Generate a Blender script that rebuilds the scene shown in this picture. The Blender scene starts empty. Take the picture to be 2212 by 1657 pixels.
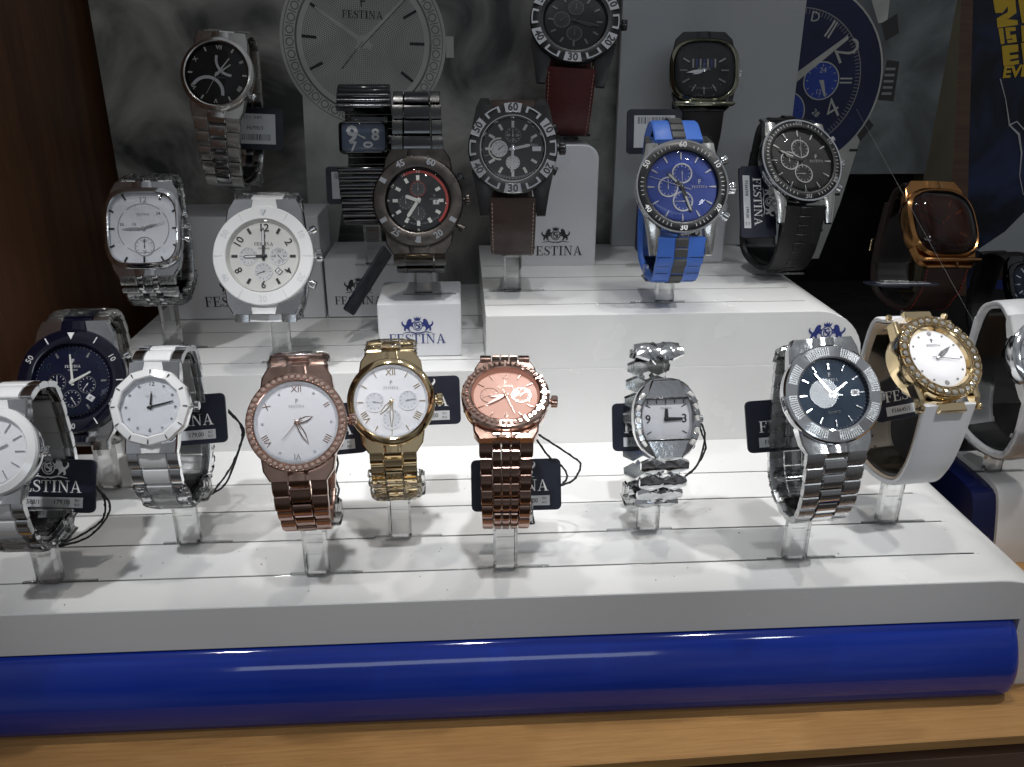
import bpy, math, random
from mathutils import Vector, Matrix
random.seed(7)
S = 0.01                       # everything below is written in centimetres
PI = math.pi
R_ = math.radians
scn = bpy.context.scene
col = scn.collection

# ---------------------------------------------------------------- camera
FPX = 1800.0                   # focal length in pixels of a 2212 px wide picture
_X = Vector((32000, 630, FPX)).normalized()
_Z = Vector((13, 4455, -FPX)); _Z = (_Z - _X * _Z.dot(_X)).normalized()
_Y = -_Z.cross(_X)
if _Y.z < 0: _Y = -_Y
CAM = Vector((0, -38.0, 20.5))
def ray(px, py):
    d = Vector((px - 1106, -(py - 828), FPX))
    return Vector((_X.dot(d), _Y.dot(d), _Z.dot(d)))
def ony(px, py, Y):
    d = ray(px, py); return CAM + d * ((Y - CAM.y) / d.y)
def onz(px, py, Z):
    d = ray(px, py); return CAM + d * ((Z - CAM.z) / d.z)
def pxcm(p):                   # pixels per centimetre at a point
    v = p - CAM
    fw = Vector((_X.z, _Y.z, _Z.z))
    return FPX / v.dot(fw)
cam = bpy.data.cameras.new('camera'); camo = bpy.data.objects.new('camera', cam); col.objects.link(camo)
right = Vector((_X.x, _Y.x, _Z.x)); up = Vector((_X.y, _Y.y, _Z.y)); fwd = Vector((_X.z, _Y.z, _Z.z))
M = Matrix((right, up, -fwd)).transposed().to_4x4(); M.translation = CAM * S
camo.matrix_world = M
cam.sensor_fit = 'HORIZONTAL'; cam.sensor_width = 36
cam.lens = 36 * FPX / 2212
cam.clip_start = 0.01; cam.clip_end = 20
scn.camera = camo

# ---------------------------------------------------------------- world, lamps, exposure
w = bpy.data.worlds.new('World'); scn.world = w; w.use_nodes = True
w.node_tree.nodes['Background'].inputs[0].default_value = (0.80, 0.82, 0.88, 1)
bg = w.node_tree.nodes['Background']; bg.inputs[1].default_value = 0.17
_tc = w.node_tree.nodes.new('ShaderNodeTexCoord'); _n = w.node_tree.nodes.new('ShaderNodeTexNoise'); _n.inputs['Scale'].default_value = 2.6; _n.inputs['Detail'].default_value = 3
_sx = w.node_tree.nodes.new('ShaderNodeSeparateXYZ'); _ma = w.node_tree.nodes.new('ShaderNodeMath'); _ma.operation = 'MULTIPLY_ADD'; _ma.inputs[1].default_value = .22
_cr = w.node_tree.nodes.new('ShaderNodeValToRGB'); _L = w.node_tree.links
for _i, (_p, _c) in enumerate(((.30, (.10, .075, .055)), (.50, (.60, .60, .62)), (.72, (1.45, 1.5, 1.6)))):
    _e = _cr.color_ramp.elements[_i] if _i < 2 else _cr.color_ramp.elements.new(_p)
    _e.position = _p; _e.color = _c + (1,)
_L.new(_tc.outputs['Generated'], _n.inputs['Vector']); _L.new(_tc.outputs['Generated'], _sx.inputs[0]); _L.new(_sx.outputs['Z'], _ma.inputs[0]); _L.new(_n.outputs['Fac'], _ma.inputs[2])
_L.new(_ma.outputs[0], _cr.inputs[0]); _L.new(_cr.outputs[0], bg.inputs[0])
scn.view_settings.view_transform = 'Standard'; scn.view_settings.look = 'None'
scn.view_settings.exposure = 0; scn.view_settings.gamma = 1
def spot(name, loc, target, power, cone, blend, size, color=(1, .97, .92)):
    l = bpy.data.lights.new(name, 'SPOT'); l.energy = power; l.spot_size = R_(cone); l.spot_blend = blend
    l.shadow_soft_size = size * S; l.color = color
    o = bpy.data.objects.new(name, l); col.objects.link(o); o.location = Vector(loc) * S
    o.rotation_euler = (Vector(target) - Vector(loc)).to_track_quat('-Z', 'Y').to_euler()
    return o
# the spots in the ceiling of the shop window (above the frame), aimed at the front steps
for x, tx, pw in ((-41, -17, 4.2), (-8, -6, 2.5), (19, 10, 2.7), (46, 22, 3.8)):
    spot('ceiling_spot', (x, -4.5, 62), (tx, -6.5, 0), pw, 50, 0.85, 1.2)
for i, (x, tx) in enumerate(((-26, -14), (2, 0), (30, 17))):
    spot('ceiling_spot', (x, -29, 64), (tx, -3, 8), 9.8, 25, 1.0, 1.3, (.97, .98, 1))
spot('ceiling_spot', (6, 6, 66), (12, 3, 7), 2.6, 42, 0.9, 1.4, (.95, .97, 1))
# the long strip light in the ceiling of the arcade behind the viewer
al = bpy.data.lights.new('arcade_strip_light', 'AREA'); al.shape = 'RECTANGLE'; al.size = 1.15; al.size_y = 0.20; al.energy = 1.7; al.color = (.80, .90, 1)
ao = bpy.data.objects.new('arcade_strip_light', al); col.objects.link(ao); ao.location = (0.05, -1.9, 0.74)
ao.rotation_euler = (Vector((0.05, 0, 0.0)) - ao.location).to_track_quat('-Z', 'Y').to_euler()

# round lamp across the arcade; it is the bright disc mirrored in the dark dial at the right
spot('arcade_round_lamp', (45.3, -65.4, 56.6), (13.3, -9.9, 8.5), .85, 40, 0.6, 2.6, (.92, .97, 1))

# ---------------------------------------------------------------- materials
def nt(name):
    m = bpy.data.materials.new(name); m.use_nodes = True
    return m, m.node_tree, m.node_tree.nodes['Principled BSDF']
MATS = {}
def mat(name, c, metal=0.0, rough=0.4, var=0.06, scale=60, bump=0.0, bscale=400, coat=0.0, spec=0.5):
    m, t, b = nt(name)
    b.inputs['Metallic'].default_value = metal; b.inputs['Specular IOR Level'].default_value = spec
    b.inputs['Coat Weight'].default_value = coat; b.inputs['Coat Roughness'].default_value = 0.04
    tc = t.nodes.new('ShaderNodeTexCoord'); n = t.nodes.new('ShaderNodeTexNoise')
    n.inputs['Scale'].default_value = scale; n.inputs['Detail'].default_value = 5
    t.links.new(tc.outputs['Object'], n.inputs['Vector'])
    mx = t.nodes.new('ShaderNodeMix'); mx.data_type = 'RGBA'
    mx.inputs[6].default_value = tuple(v * (1 - var) for v in c) + (1,)
    mx.inputs[7].default_value = tuple(min(1, v * (1 + var)) for v in c) + (1,)
    t.links.new(n.outputs['Fac'], mx.inputs[0]); t.links.new(mx.outputs[2], b.inputs['Base Color'])
    mr = t.nodes.new('ShaderNodeMapRange'); mr.inputs[1].default_value = .3; mr.inputs[2].default_value = .7
    mr.inputs[3].default_value = max(0.02, rough * .75); mr.inputs[4].default_value = min(1, rough * 1.3)
    t.links.new(n.outputs['Fac'], mr.inputs[0]); t.links.new(mr.outputs[0], b.inputs['Roughness'])
    if bump:
        n2 = t.nodes.new('ShaderNodeTexNoise'); n2.inputs['Scale'].default_value = bscale; n2.inputs['Detail'].default_value = 3
        t.links.new(tc.outputs['Object'], n2.inputs['Vector'])
        bp = t.nodes.new('ShaderNodeBump'); bp.inputs['Strength'].default_value = bump; bp.inputs['Distance'].default_value = 0.0004
        t.links.new(n2.outputs['Fac'], bp.inputs['Height']); t.links.new(bp.outputs[0], b.inputs['Normal'])
    MATS[name] = m
    return m
def clear(name, tint, gloss_rough=0.03, ior=1.45, refr=0.0, bump=0.0, bscale=200):
    m, t, b = nt(name); t.nodes.remove(b)
    out = t.nodes['Material Output']
    tr = t.nodes.new('ShaderNodeBsdfTransparent'); tr.inputs[0].default_value = tint + (1,)
    gl = t.nodes.new('ShaderNodeBsdfGlossy'); gl.inputs['Roughness'].default_value = gloss_rough
    fr = t.nodes.new('ShaderNodeFresnel'); fr.inputs[0].default_value = ior
    mx = t.nodes.new('ShaderNodeMixShader')
    src = tr
    if refr:
        g = t.nodes.new('ShaderNodeBsdfGlass'); g.inputs['IOR'].default_value = 1.49; g.inputs['Roughness'].default_value = 0.0
        m0 = t.nodes.new('ShaderNodeMixShader'); m0.inputs[0].default_value = refr
        t.links.new(tr.outputs[0], m0.inputs[1]); t.links.new(g.outputs[0], m0.inputs[2]); src = m0
    t.links.new(fr.outputs[0], mx.inputs[0]); t.links.new(src.outputs[0], mx.inputs[1]); t.links.new(gl.outputs[0], mx.inputs[2])
    if bump:
        tc = t.nodes.new('ShaderNodeTexCoord'); n2 = t.nodes.new('ShaderNodeTexNoise'); n2.inputs['Scale'].default_value = bscale
        t.links.new(tc.outputs['Object'], n2.inputs['Vector'])
        bp = t.nodes.new('ShaderNodeBump'); bp.inputs['Strength'].default_value = bump; bp.inputs['Distance'].default_value = 0.002
        t.links.new(n2.outputs['Fac'], bp.inputs['Height'])
        t.links.new(bp.outputs[0], gl.inputs['Normal']); t.links.new(bp.outputs[0], fr.inputs['Normal'])
    t.links.new(mx.outputs[0], out.inputs[0])
    MATS[name] = m
    return m
mat('white_plastic', (.76, .76, .75), 0, .22, .02, 25, .05, 900)
mat('white_box', (.74, .75, .77), 0, .35, .03, 20)
mat('grey_box', (.50, .52, .53), 0, .45, .04, 15, .05, 700)
mat('navy_card', (.008, .010, .024), 0, .38, .25, 120, .25, 2500)
mat('blue_box', (.02, .03, .12), 0, .4, .1)
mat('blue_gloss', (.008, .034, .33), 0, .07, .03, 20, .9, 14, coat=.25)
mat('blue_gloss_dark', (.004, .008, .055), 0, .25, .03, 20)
mat('steel', (.72, .735, .75), 1, .09, .03, 150, .06, 500)
mat('steel_brushed', (.56, .57, .575), 1, .27, .06, 300, .15, 1500)
mat('steel_warm', (.64, .635, .61), 1, .20, .05, 200, .1, 800)
mat('gunmetal', (.085, .085, .085), 1, .24, .08, 150, .1, 800)
mat('gunmetal_brown', (.075, .066, .060), 1, .30, .08, 150, .1, 800)
mat('black_chrome', (.07, .07, .075), 1, .13, .08, 150)
mat('black_plastic', (.008, .008, .009), 0, .35, .1, 150, .1, 1500)
mat('black_rubber', (.007, .007, .008), 0, .5, .1, 150, .3, 2500)
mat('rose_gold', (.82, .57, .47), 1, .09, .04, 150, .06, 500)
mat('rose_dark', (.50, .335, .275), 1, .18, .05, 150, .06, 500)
mat('gold', (.88, .70, .42), 1, .09, .04, 150, .06, 500)
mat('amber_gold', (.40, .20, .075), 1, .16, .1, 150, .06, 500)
mat('ceramic_white', (.80, .80, .80), 0, .12, .02, 60, coat=.5)
mat('ceramic_blue', (.003, .0036, .013), 0, .08, .1, 60, coat=.7)
mat('white_leather', (.74, .75, .77), 0, .42, .03, 60, .25, 1800)
mat('cream_lining', (.68, .57, .45), 0, .5, .05, 60, .25, 1500)
mat('brown_leather', (.028, .014, .011), 0, .5, .15, 120, .5, 1800)
mat('red_leather', (.080, .008, .008), 0, .5, .12, 120, .5, 1800)
mat('black_leather', (.014, .012, .012), 0, .45, .2, 120, .5, 1800)
mat('thread', (.42, .30, .24), 0, .8, .1)
mat('blue_rubber', (.055, .17, .62), 0, .45, .04, 150, .15, 2500)
mat('grey_rubber', (.065, .065, .065), 0, .5, .08, 150, .3, 2500)
mat('stone_rose', (.66, .50, .43), .55, .10, .25, 300)
mat('stone_grey', (.46, .44, .40), .6, .10, .3, 300)
mat('stone_bright', (.78, .76, .73), .3, .12, .1)
mat('dial_white', (.86, .86, .88), 0, .4, .01, 80)
mat('dial_ivory', (.72, .71, .67), 0, .4, .02, 80)
mat('dial_blue', (.025, .065, .36), .1, .3, .08, 80)
mat('smoky_chrome', (.30, .30, .23), 1, .10, .2, 100)
mat('dial_sky', (.085, .12, .19), 0, .3, .3, 60)
mat('dial_brown', (.06, .02, .010), .3, .3, .2, 80)
mat('dial_navy', (.006, .009, .035), .2, .22, .2, 80)
mat('dial_steelblue', (.012, .026, .048), .5, .28, .15, 80)
mat('dial_black', (.012, .012, .013), .1, .3, .2, 80)
mat('dial_grey', (.05, .05, .05), .3, .35, .15, 80)
mat('dial_pink', (.52, .30, .235), .15, .35, .03, 80)
mat('dial_silver', (.76, .77, .80), .15, .30, .03, 80)
mat('silver_disc', (.68, .68, .68), .25, .28, .04, 90)
mat('print_black', (.02, .02, .022), 0, .5)
mat('print_grey', (.30, .30, .30), 0, .5)
mat('print_white', (.80, .80, .80), 0, .5)
mat('print_blue', (.02, .035, .19), 0, .5)
mat('print_red', (.45, .03, .02), 0, .45)
mat('print_gold', (.75, .52, .10), .6, .3)
mat('lume', (.78, .78, .72), 0, .45)
mat('sticker', (.60, .62, .64), 0, .45, .03)
mat('paper_yellow', (.75, .50, .035), 0, .5, .06)
mat('cord_black', (.012, .012, .015), 0, .7)
mat('void_black', (.006, .005, .005), 0, .8)
mat('red_print', (.6, .05, .04), 0, .5)
clear('crystal_glass', (.985, .985, .99), .01, 1.33)
clear('acrylic', (.965, .975, .97), .03, 1.45, .68)
clear('acrylic_cuff', (.97, .975, .97), .03, 1.42, .05)
clear('film', (.985, .985, .985), .10, 1.50, 0, .9, 260)
clear('stone_clear', (.80, .78, .76), .02, 1.9, .5)
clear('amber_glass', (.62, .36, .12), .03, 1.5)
def wood(name, c1, c2, rough, sc, stretch, bump=.12):
    m, t, b = nt(name); tc = t.nodes.new('ShaderNodeTexCoord'); mp = t.nodes.new('ShaderNodeMapping')
    mp.inputs['Scale'].default_value = stretch; t.links.new(tc.outputs['Object'], mp.inputs[0])
    n = t.nodes.new('ShaderNodeTexNoise'); n.inputs['Scale'].default_value = sc; n.inputs['Detail'].default_value = 8; n.inputs['Distortion'].default_value = .6
    n2 = t.nodes.new('ShaderNodeTexNoise'); n2.inputs['Scale'].default_value = sc * 7; n2.inputs['Detail'].default_value = 6
    t.links.new(mp.outputs[0], n.inputs['Vector']); t.links.new(mp.outputs[0], n2.inputs['Vector'])
    ad = t.nodes.new('ShaderNodeMath'); ad.operation = 'MULTIPLY_ADD'; ad.inputs[1].default_value = .45
    t.links.new(n2.outputs['Fac'], ad.inputs[0]); t.links.new(n.outputs['Fac'], ad.inputs[2])
    cr = t.nodes.new('ShaderNodeValToRGB'); cr.color_ramp.elements[0].position = .50; cr.color_ramp.elements[1].position = .92
    cr.color_ramp.elements[0].color = c1 + (1,); cr.color_ramp.elements[1].color = c2 + (1,)
    t.links.new(ad.outputs[0], cr.inputs[0]); t.links.new(cr.outputs[0], b.inputs['Base Color'])
    b.inputs['Roughness'].default_value = rough
    bp = t.nodes.new('ShaderNodeBump'); bp.inputs['Strength'].default_value = bump; bp.inputs['Distance'].default_value = .0003
    t.links.new(n2.outputs['Fac'], bp.inputs['Height']); t.links.new(bp.outputs[0], b.inputs['Normal'])
    MATS[name] = m
wood('beech_veneer', (.40, .205, .066), (.52, .285, .10), .36, 14, (3, 60, 60))
wood('dark_wood', (.080, .034, .016), (.165, .072, .033), .45, 6, (6, 14, 1.2))
wood('walnut_edge', (.10, .055, .035), (.17, .095, .06), .45, 9, (2, 26, 26))
def cloudy(name, c1, c2, sc, lo=.35, hi=.7, dist=1.2):
    m, t, b = nt(name); tc = t.nodes.new('ShaderNodeTexCoord')
    n = t.nodes.new('ShaderNodeTexNoise'); n.inputs['Scale'].default_value = sc; n.inputs['Detail'].default_value = 9; n.inputs['Distortion'].default_value = dist
    t.links.new(tc.outputs['Object'], n.inputs['Vector'])
    cr = t.nodes.new('ShaderNodeValToRGB'); cr.color_ramp.elements[0].position = lo; cr.color_ramp.elements[1].position = hi
    cr.color_ramp.elements[0].color = c1 + (1,); cr.color_ramp.elements[1].color = c2 + (1,)
    t.links.new(n.outputs['Fac'], cr.inputs[0]); t.links.new(cr.outputs[0], b.inputs['Base Color']); b.inputs['Roughness'].default_value = .45
    MATS[name] = m
cloudy('storm_print', (.045, .048, .045), (.60, .59, .54), 15, .36, .74, 1.1)
cloudy('storm_print_blue', (.07, .08, .085), (.27, .30, .30), 12, .35, .7, 1.5)
cloudy('lightning_print', (.004, .006, .012), (.035, .06, .17), 14, .42, .75)
cloudy('poster_silver', (.44, .45, .42), (.66, .66, .61), 20)
cloudy('poster_silver_dark', (.13, .13, .12), (.22, .22, .20), 40)
cloudy('poster_navy', (.006, .010, .045), (.016, .028, .11), 16)
cloudy('divider_board', (.10, .085, .05), (.16, .135, .08), 9)
# ---------------------------------------------------------------- mesh helpers
class MB:
    def __init__(s): s.v = []; s.f = []
    def quad_strip(s, a, b, closed=True):
        n = len(a)
        for i in range(n if closed else n - 1):
            j = (i + 1) % n
            s.f.append((a[i], a[j], b[j], b[i]))
    def ring(s, pts):
        i0 = len(s.v); s.v += [tuple(p) for p in pts]; return list(range(i0, i0 + len(pts)))
    def loft(s, rings, cap0=True, cap1=True):
        ids = [s.ring(r) for r in rings]
        for a, b in zip(ids, ids[1:]): s.quad_strip(a, b)
        if cap0: s.f.append(tuple(reversed(ids[0])))
        if cap1: s.f.append(tuple(ids[-1]))
    def outl(s, out, prof, cap0=True, cap1=True, off=(0, 0)):
        s.loft([[(x * k[0] + off[0], y * (k[2] if len(k) > 2 else k[0]) + off[1], k[1]) for x, y in out] for k in prof], cap0, cap1)
    def box(s, c, d, b=0.0, M=None):
        x, y, z = (v / 2 for v in d)
        b = min(b, x * .9, y * .9, z * .9)
        def rr(ix, iy, zz): return [(ix, -iy + b, zz), (ix, iy - b, zz), (ix - b, iy, zz), (-ix + b, iy, zz), (-ix, iy - b, zz), (-ix, -iy + b, zz), (-ix + b, -iy, zz), (ix - b, -iy, zz)]
        if b > 0: rings = [rr(x - b, y - b, -z), rr(x, y, -z + b), rr(x, y, z - b), rr(x - b, y - b, z)]
        else: rings = [[(x, -y, q), (x, y, q), (-x, y, q), (-x, -y, q)] for q in (-z, z)]
        if b > 0: rings[0] = [(px * 1, py, pz) for px, py, pz in rings[0]]
        out = []
        for r in rings:
            o = []
            for p in r:
                p = Vector(p)
                if M: p = M @ p
                o.append(p + Vector(c))
            out.append(o)
        s.loft(out)
    def prism(s, poly, z0, z1, bev=0.0):     # polygon in xy (counter-clockwise)
        if bev:
            cx = sum(p[0] for p in poly) / len(poly); cy = sum(p[1] for p in poly) / len(poly)
            def sh(p):
                d = Vector((p[0] - cx, p[1] - cy)); l = d.length or 1
                d *= max(0, (l - bev * 1.3)) / l; return (cx + d.x, cy + d.y, z1)
            s.loft([[(x, y, z0) for x, y in poly], [(x, y, z1 - bev) for x, y in poly], [sh(p) for p in poly]])
        else:
            s.loft([[(x, y, z0) for x, y in poly], [(x, y, z1) for x, y in poly]])
    def tube(s, pts, r, n=6):
        pts = [Vector(p) for p in pts]; rings = []
        for i, p in enumerate(pts):
            t = (pts[min(i + 1, len(pts) - 1)] - pts[max(i - 1, 0)]).normalized()
            a = t.orthogonal().normalized() if i == 0 else (a - t * a.dot(t)).normalized()
            b = t.cross(a)
            rad = r[i] if isinstance(r, (list, tuple)) else r
            rings.append([p + (a * math.cos(2 * PI * k / n) + b * math.sin(2 * PI * k / n)) * rad for k in range(n)])
        s.loft(rings)
    def sector(s, r0, r1, a0, a1, z0, z1, n=6, bev=0.0):   # annular piece, clock angles in degrees
        def P(r, a): return (r * math.sin(R_(a)), r * math.cos(R_(a)))
        n = max(1, n)
        out = [P(r1, a0 + (a1 - a0) * i / n) for i in range(n + 1)] + [P(r0, a1 - (a1 - a0) * i / n) for i in range(n + 1)]
        out.reverse()
        s.prism(out, z0, z1, bev)
    def mesh_in(s, mv, mf, M):
        i0 = len(s.v); s.v += [tuple(M @ Vector(p)) for p in mv]; s.f += [tuple(i0 + k for k in f) for f in mf]
    def mesh(s, name, m, smooth=35):
        me = bpy.data.meshes.new(name)
        me.from_pydata([(x * S, y * S, z * S) for x, y, z in s.v], [], s.f)
        me.materials.append(MATS[m])
        if smooth:
            me.polygons.foreach_set('use_smooth', [True] * len(me.polygons)); me.update()
            try: me.set_sharp_from_angle(angle=R_(smooth))
            except Exception: pass
        me.update()
        return me
def mloc(M):
    M = M.copy(); M.translation = M.translation * S; return M
def put(name, me, parent=None, M=None):
    o = bpy.data.objects.new(name, me); col.objects.link(o)
    if parent: o.parent = parent
    if M is not None: o.matrix_basis = mloc(M)
    return o
def build(mb, name, m, parent=None, M=None, smooth=35): return put(name, mb.mesh(name, m, smooth), parent, M)
def tag(o, label=None, cat=None, group=None, kind=None):
    if label: o['label'] = label
    if cat: o['category'] = cat
    if group: o['group'] = group
    if kind: o['kind'] = kind
    return o
def empty(name, M):
    o = bpy.data.objects.new(name, None); col.objects.link(o); o.matrix_basis = mloc(M); o.empty_display_size = .01; return o
def T(x, y, z=0): return Matrix.Translation((x, y, z))
def RZ(a): return Matrix.Rotation(R_(a), 4, 'Z')
def RX(a): return Matrix.Rotation(R_(a), 4, 'X')
def RY(a): return Matrix.Rotation(R_(a), 4, 'Y')
def SC(x, y=None, z=1): return Matrix.Diagonal((x, x if y is None else y, z, 1))
def circ(n=64): return [(math.cos(2 * PI * i / n), math.sin(2 * PI * i / n)) for i in range(n)]
def superell(n, e, ax=1, ay=1):
    o = []
    for i in range(n):
        t = 2 * PI * i / n; c, s_ = math.cos(t), math.sin(t)
        o.append((ax * math.copysign(abs(c) ** (2 / e), c), ay * math.copysign(abs(s_) ** (2 / e), s_)))
    return o
def clock(a, r): return (r * math.sin(R_(a)), r * math.cos(R_(a)))

# ---- lettering (built-in face for digits, hand-cut serif capitals for the brand line)
_tc = {}
def text_geo(txt, bold=0.0):
    k = (txt, bold)
    if k in _tc: return _tc[k]
    cu = bpy.data.curves.new('lettering', 'FONT'); cu.body = txt; cu.size = 1; cu.align_x = 'CENTER'; cu.align_y = 'CENTER'
    cu.offset = bold; cu.resolution_u = 2; cu.extrude = 0.02
    o = bpy.data.objects.new('lettering', cu); col.objects.link(o)
    dg = bpy.context.evaluated_depsgraph_get(); me = bpy.data.meshes.new_from_object(o.evaluated_get(dg))
    v = [tuple(x.co) for x in me.vertices]; f = [tuple(p.vertices) for p in me.polygons]
    bpy.data.objects.remove(o); bpy.data.meshes.remove(me); bpy.data.curves.remove(cu)
    _tc[k] = (v, f); return v, f
def add_text(mb, txt, M, size, sx=1.0, bold=0.0):
    v, f = text_geo(txt, bold); mb.mesh_in(v, f, M @ SC(size * sx, size, 1.0 * size if size < .5 else .5))
def _rect(x0, y0, x1, y1): return [(x0, y0), (x1, y0), (x1, y1), (x0, y1)]
def _stroke(pts, ws):
    L = []; Rr = []
    for i, p in enumerate(pts):
        a = Vector(pts[max(0, i - 1)]); b = Vector(pts[min(len(pts) - 1, i + 1)]); d = (b - a).normalized(); n = Vector((-d.y, d.x)) * ws[i] / 2
        L.append((p[0] + n.x, p[1] + n.y)); Rr.append((p[0] - n.x, p[1] - n.y))
    return [[L[i], Rr[i], Rr[i + 1], L[i + 1]] for i in range(len(pts) - 1)]
def serif(ch):
    st = .17; th = .055; q = []
    if ch in 'FE':
        q = [_rect(.10, 0, .10 + st, 1), _rect(0, 0, .40, th), _rect(0, 1 - th, .66, 1), _rect(.27, .49, .50, .49 + th), _rect(.48, .38, .53, .64), [(.60, 1), (.60, .72), (.66, .72), (.68, 1)]]
        if ch == 'E': q += [_rect(0.3, 0, .70, th), [(.62, 0), (.72, 0), (.76, .28), (.70, .28)]]
        return q, .66 if ch == 'F' else .76
    if ch == 'T':
        return [_rect(.30, 0, .30 + st, 1), _rect(.18, 0, .59, th), _rect(.02, 1 - th, .75, 1), [(0, .72), (.05, .72), (.09, 1), (.02, 1)], [(.72, .72), (.77, .72), (.75, 1), (.68, 1)]], .77
    if ch == 'I': return [_rect(.12, 0, .12 + st, 1), _rect(0, 0, .41, th), _rect(0, 1 - th, .41, 1)], .41
    if ch == 'N':
        return [_rect(.12, 0, .12 + th, 1), _rect(0, 0, .30, th), _rect(0, 1 - th, .20, 1), [(.08, 1), (.72, 0), (.80, 0), (.80, .08), (.27, 1)], _rect(.74, 0, .74 + th, 1), _rect(.60, 1 - th, .93, 1)], .93
    if ch == 'A':
        return [[(.40, 1), (.46, 1), (.17, 0), (.10, 0)], [(.40, 1), (.48, 1), (.86, 0), (.66, 0)], _rect(.22, .30, .62, .30 + th), _rect(0, 0, .28, th), _rect(.56, 0, .95, th)], .95
    if ch == 'S':
        c = [(.54, .76), (.50, .90), (.32, .975), (.14, .90), (.09, .74), (.18, .61), (.34, .51), (.50, .41), (.56, .26), (.49, .10), (.30, .025), (.12, .09), (.06, .24)]
        w_ = [.03, .05, .06, .10, .14, .16, .19, .16, .14, .10, .06, .05, .03]
        return _stroke(c, w_) + [_rect(.02, .02, .07, .30), _rect(.53, .70, .58, .98)], .60
    return [], .4
def add_brand(mb, txt, M, h, track=.10, z=.01):
    tot = sum(serif(c)[1] + track for c in txt) - track; x = -tot / 2; k = 0
    for c in txt:
        q, wd = serif(c)
        for p in q:
            a = sum(p[i][0] * p[(i + 1) % len(p)][1] - p[(i + 1) % len(p)][0] * p[i][1] for i in range(len(p)))
            if a < 0: p = p[::-1]
            k += 1; zz = z + .0007 * k
            i0 = len(mb.v)
            mb.v += [tuple(M @ Vector(((px + x) * h, (py - .5) * h, zz))) for px, py in p]
            mb.f.append(tuple(range(i0, i0 + len(p))))
        x += wd + track
    return tot * h
LION = [(0, .10), (.06, .0), (.16, .02), (.13, .12), (.20, .22), (.30, .12), (.42, .0), (.52, .03), (.44, .14), (.42, .26), (.52, .40), (.66, .34), (.74, .42), (.60, .50), (.72, .58), (.78, .70), (.66, .68), (.60, .76), (.64, .90), (.52, .99), (.40, .96), (.30, .86), (.24, .72), (.20, .56), (.12, .46), (.02, .52), (-.08, .66), (-.04, .80), (-.16, .72), (-.16, .54), (-.06, .40), (.04, .34), (.02, .22)]
def add_crest(mb, M, h, z=.012):       # two rampant beasts either side of a crowned, monogrammed shield, scroll below
    k = [0]
    def poly(p):
        k[0] += 1; i0 = len(mb.v)
        mb.v += [tuple(M @ Vector((x * h, y * h, z + .0006 * k[0]))) for x, y in p]; mb.f.append(tuple(range(i0, i0 + len(p))))
    def strip(pts, ws):
        for q in _stroke(pts, ws): poly(q)
    ang = [R_(a) for a in range(0, 361, 24)]
    strip([(.27 * math.sin(a), .10 + .30 * math.cos(a)) for a in ang], [.05] * len(ang))
    strip([(.13, .22), (.05, .30), (-.08, .24), (-.06, .12), (.07, .06), (.08, -.06), (-.04, -.11), (-.14, -.03)], [.05, .07, .08, .09, .09, .08, .06, .04])
    strip([(-.15, .25), (-.15, -.02)], [.05, .05]); strip([(-.17, .27), (.0, .27)], [.04, .04]); strip([(.03, .16), (.22, .16)], [.03, .03]); strip([(.14, .16), (.14, -.08)], [.05, .05])
    poly([(-.17, .42), (.17, .42), (.21, .60), (.10, .51), (.06, .64), (0, .53), (-.06, .64), (-.10, .51), (-.21, .60)])
    sc = .74
    L = [(x * sc + .30, y * sc - .23) for x, y in LION]
    # concave outline: fan it from short quads along a spine so that it fills cleanly
    for sgn in (1, -1):
        pts = [(-sgn * (x - .92) + 0 if False else sgn * (.98 - x), y) for x, y in L] if False else [(sgn * (1.06 - x + .02), y) for x, y in L]
        if sgn > 0: pts = pts[::-1]
        poly(pts)
    strip([(-.85, -.36), (-.45, -.28), (-.12, -.36), (0, -.33), (.12, -.36), (.45, -.28), (.85, -.36)], [.02, .06, .07, .05, .07, .06, .02])

# ---------------------------------------------------------------- paths
def catmull(P, per=10):
    P = [Vector(p) for p in P]; Q = [P[0] * 2 - P[1]] + P + [P[-1] * 2 - P[-2]]; out = []
    for i in range(1, len(Q) - 2):
        a, b, c, d = Q[i - 1:i + 3]
        for k in range(per):
            t = k / per
            out.append(.5 * (2 * b + (c - a) * t + (2 * a - 5 * b + 4 * c - d) * t * t + (3 * b - a - 3 * c + d) * t ** 3))
    out.append(Q[-2]); return out
class Path2:
    def __init__(s, pts):
        s.p = catmull(pts, 12); s.s = [0]
        for a, b in zip(s.p, s.p[1:]): s.s.append(s.s[-1] + (b - a).length)
        s.L = s.s[-1]
    def at(s, d):
        d = max(0, min(s.L - 1e-6, d)); i = 0
        lo, hi = 0, len(s.s) - 1
        while hi - lo > 1:
            m_ = (lo + hi) // 2
            if s.s[m_] <= d: lo = m_
            else: hi = m_
        t = (d - s.s[lo]) / max(1e-9, s.s[hi] - s.s[lo])
        return s.p[lo].lerp(s.p[hi], t)
    def tan(s, d): return (s.at(d + .06) - s.at(d - .06)).normalized()
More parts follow.
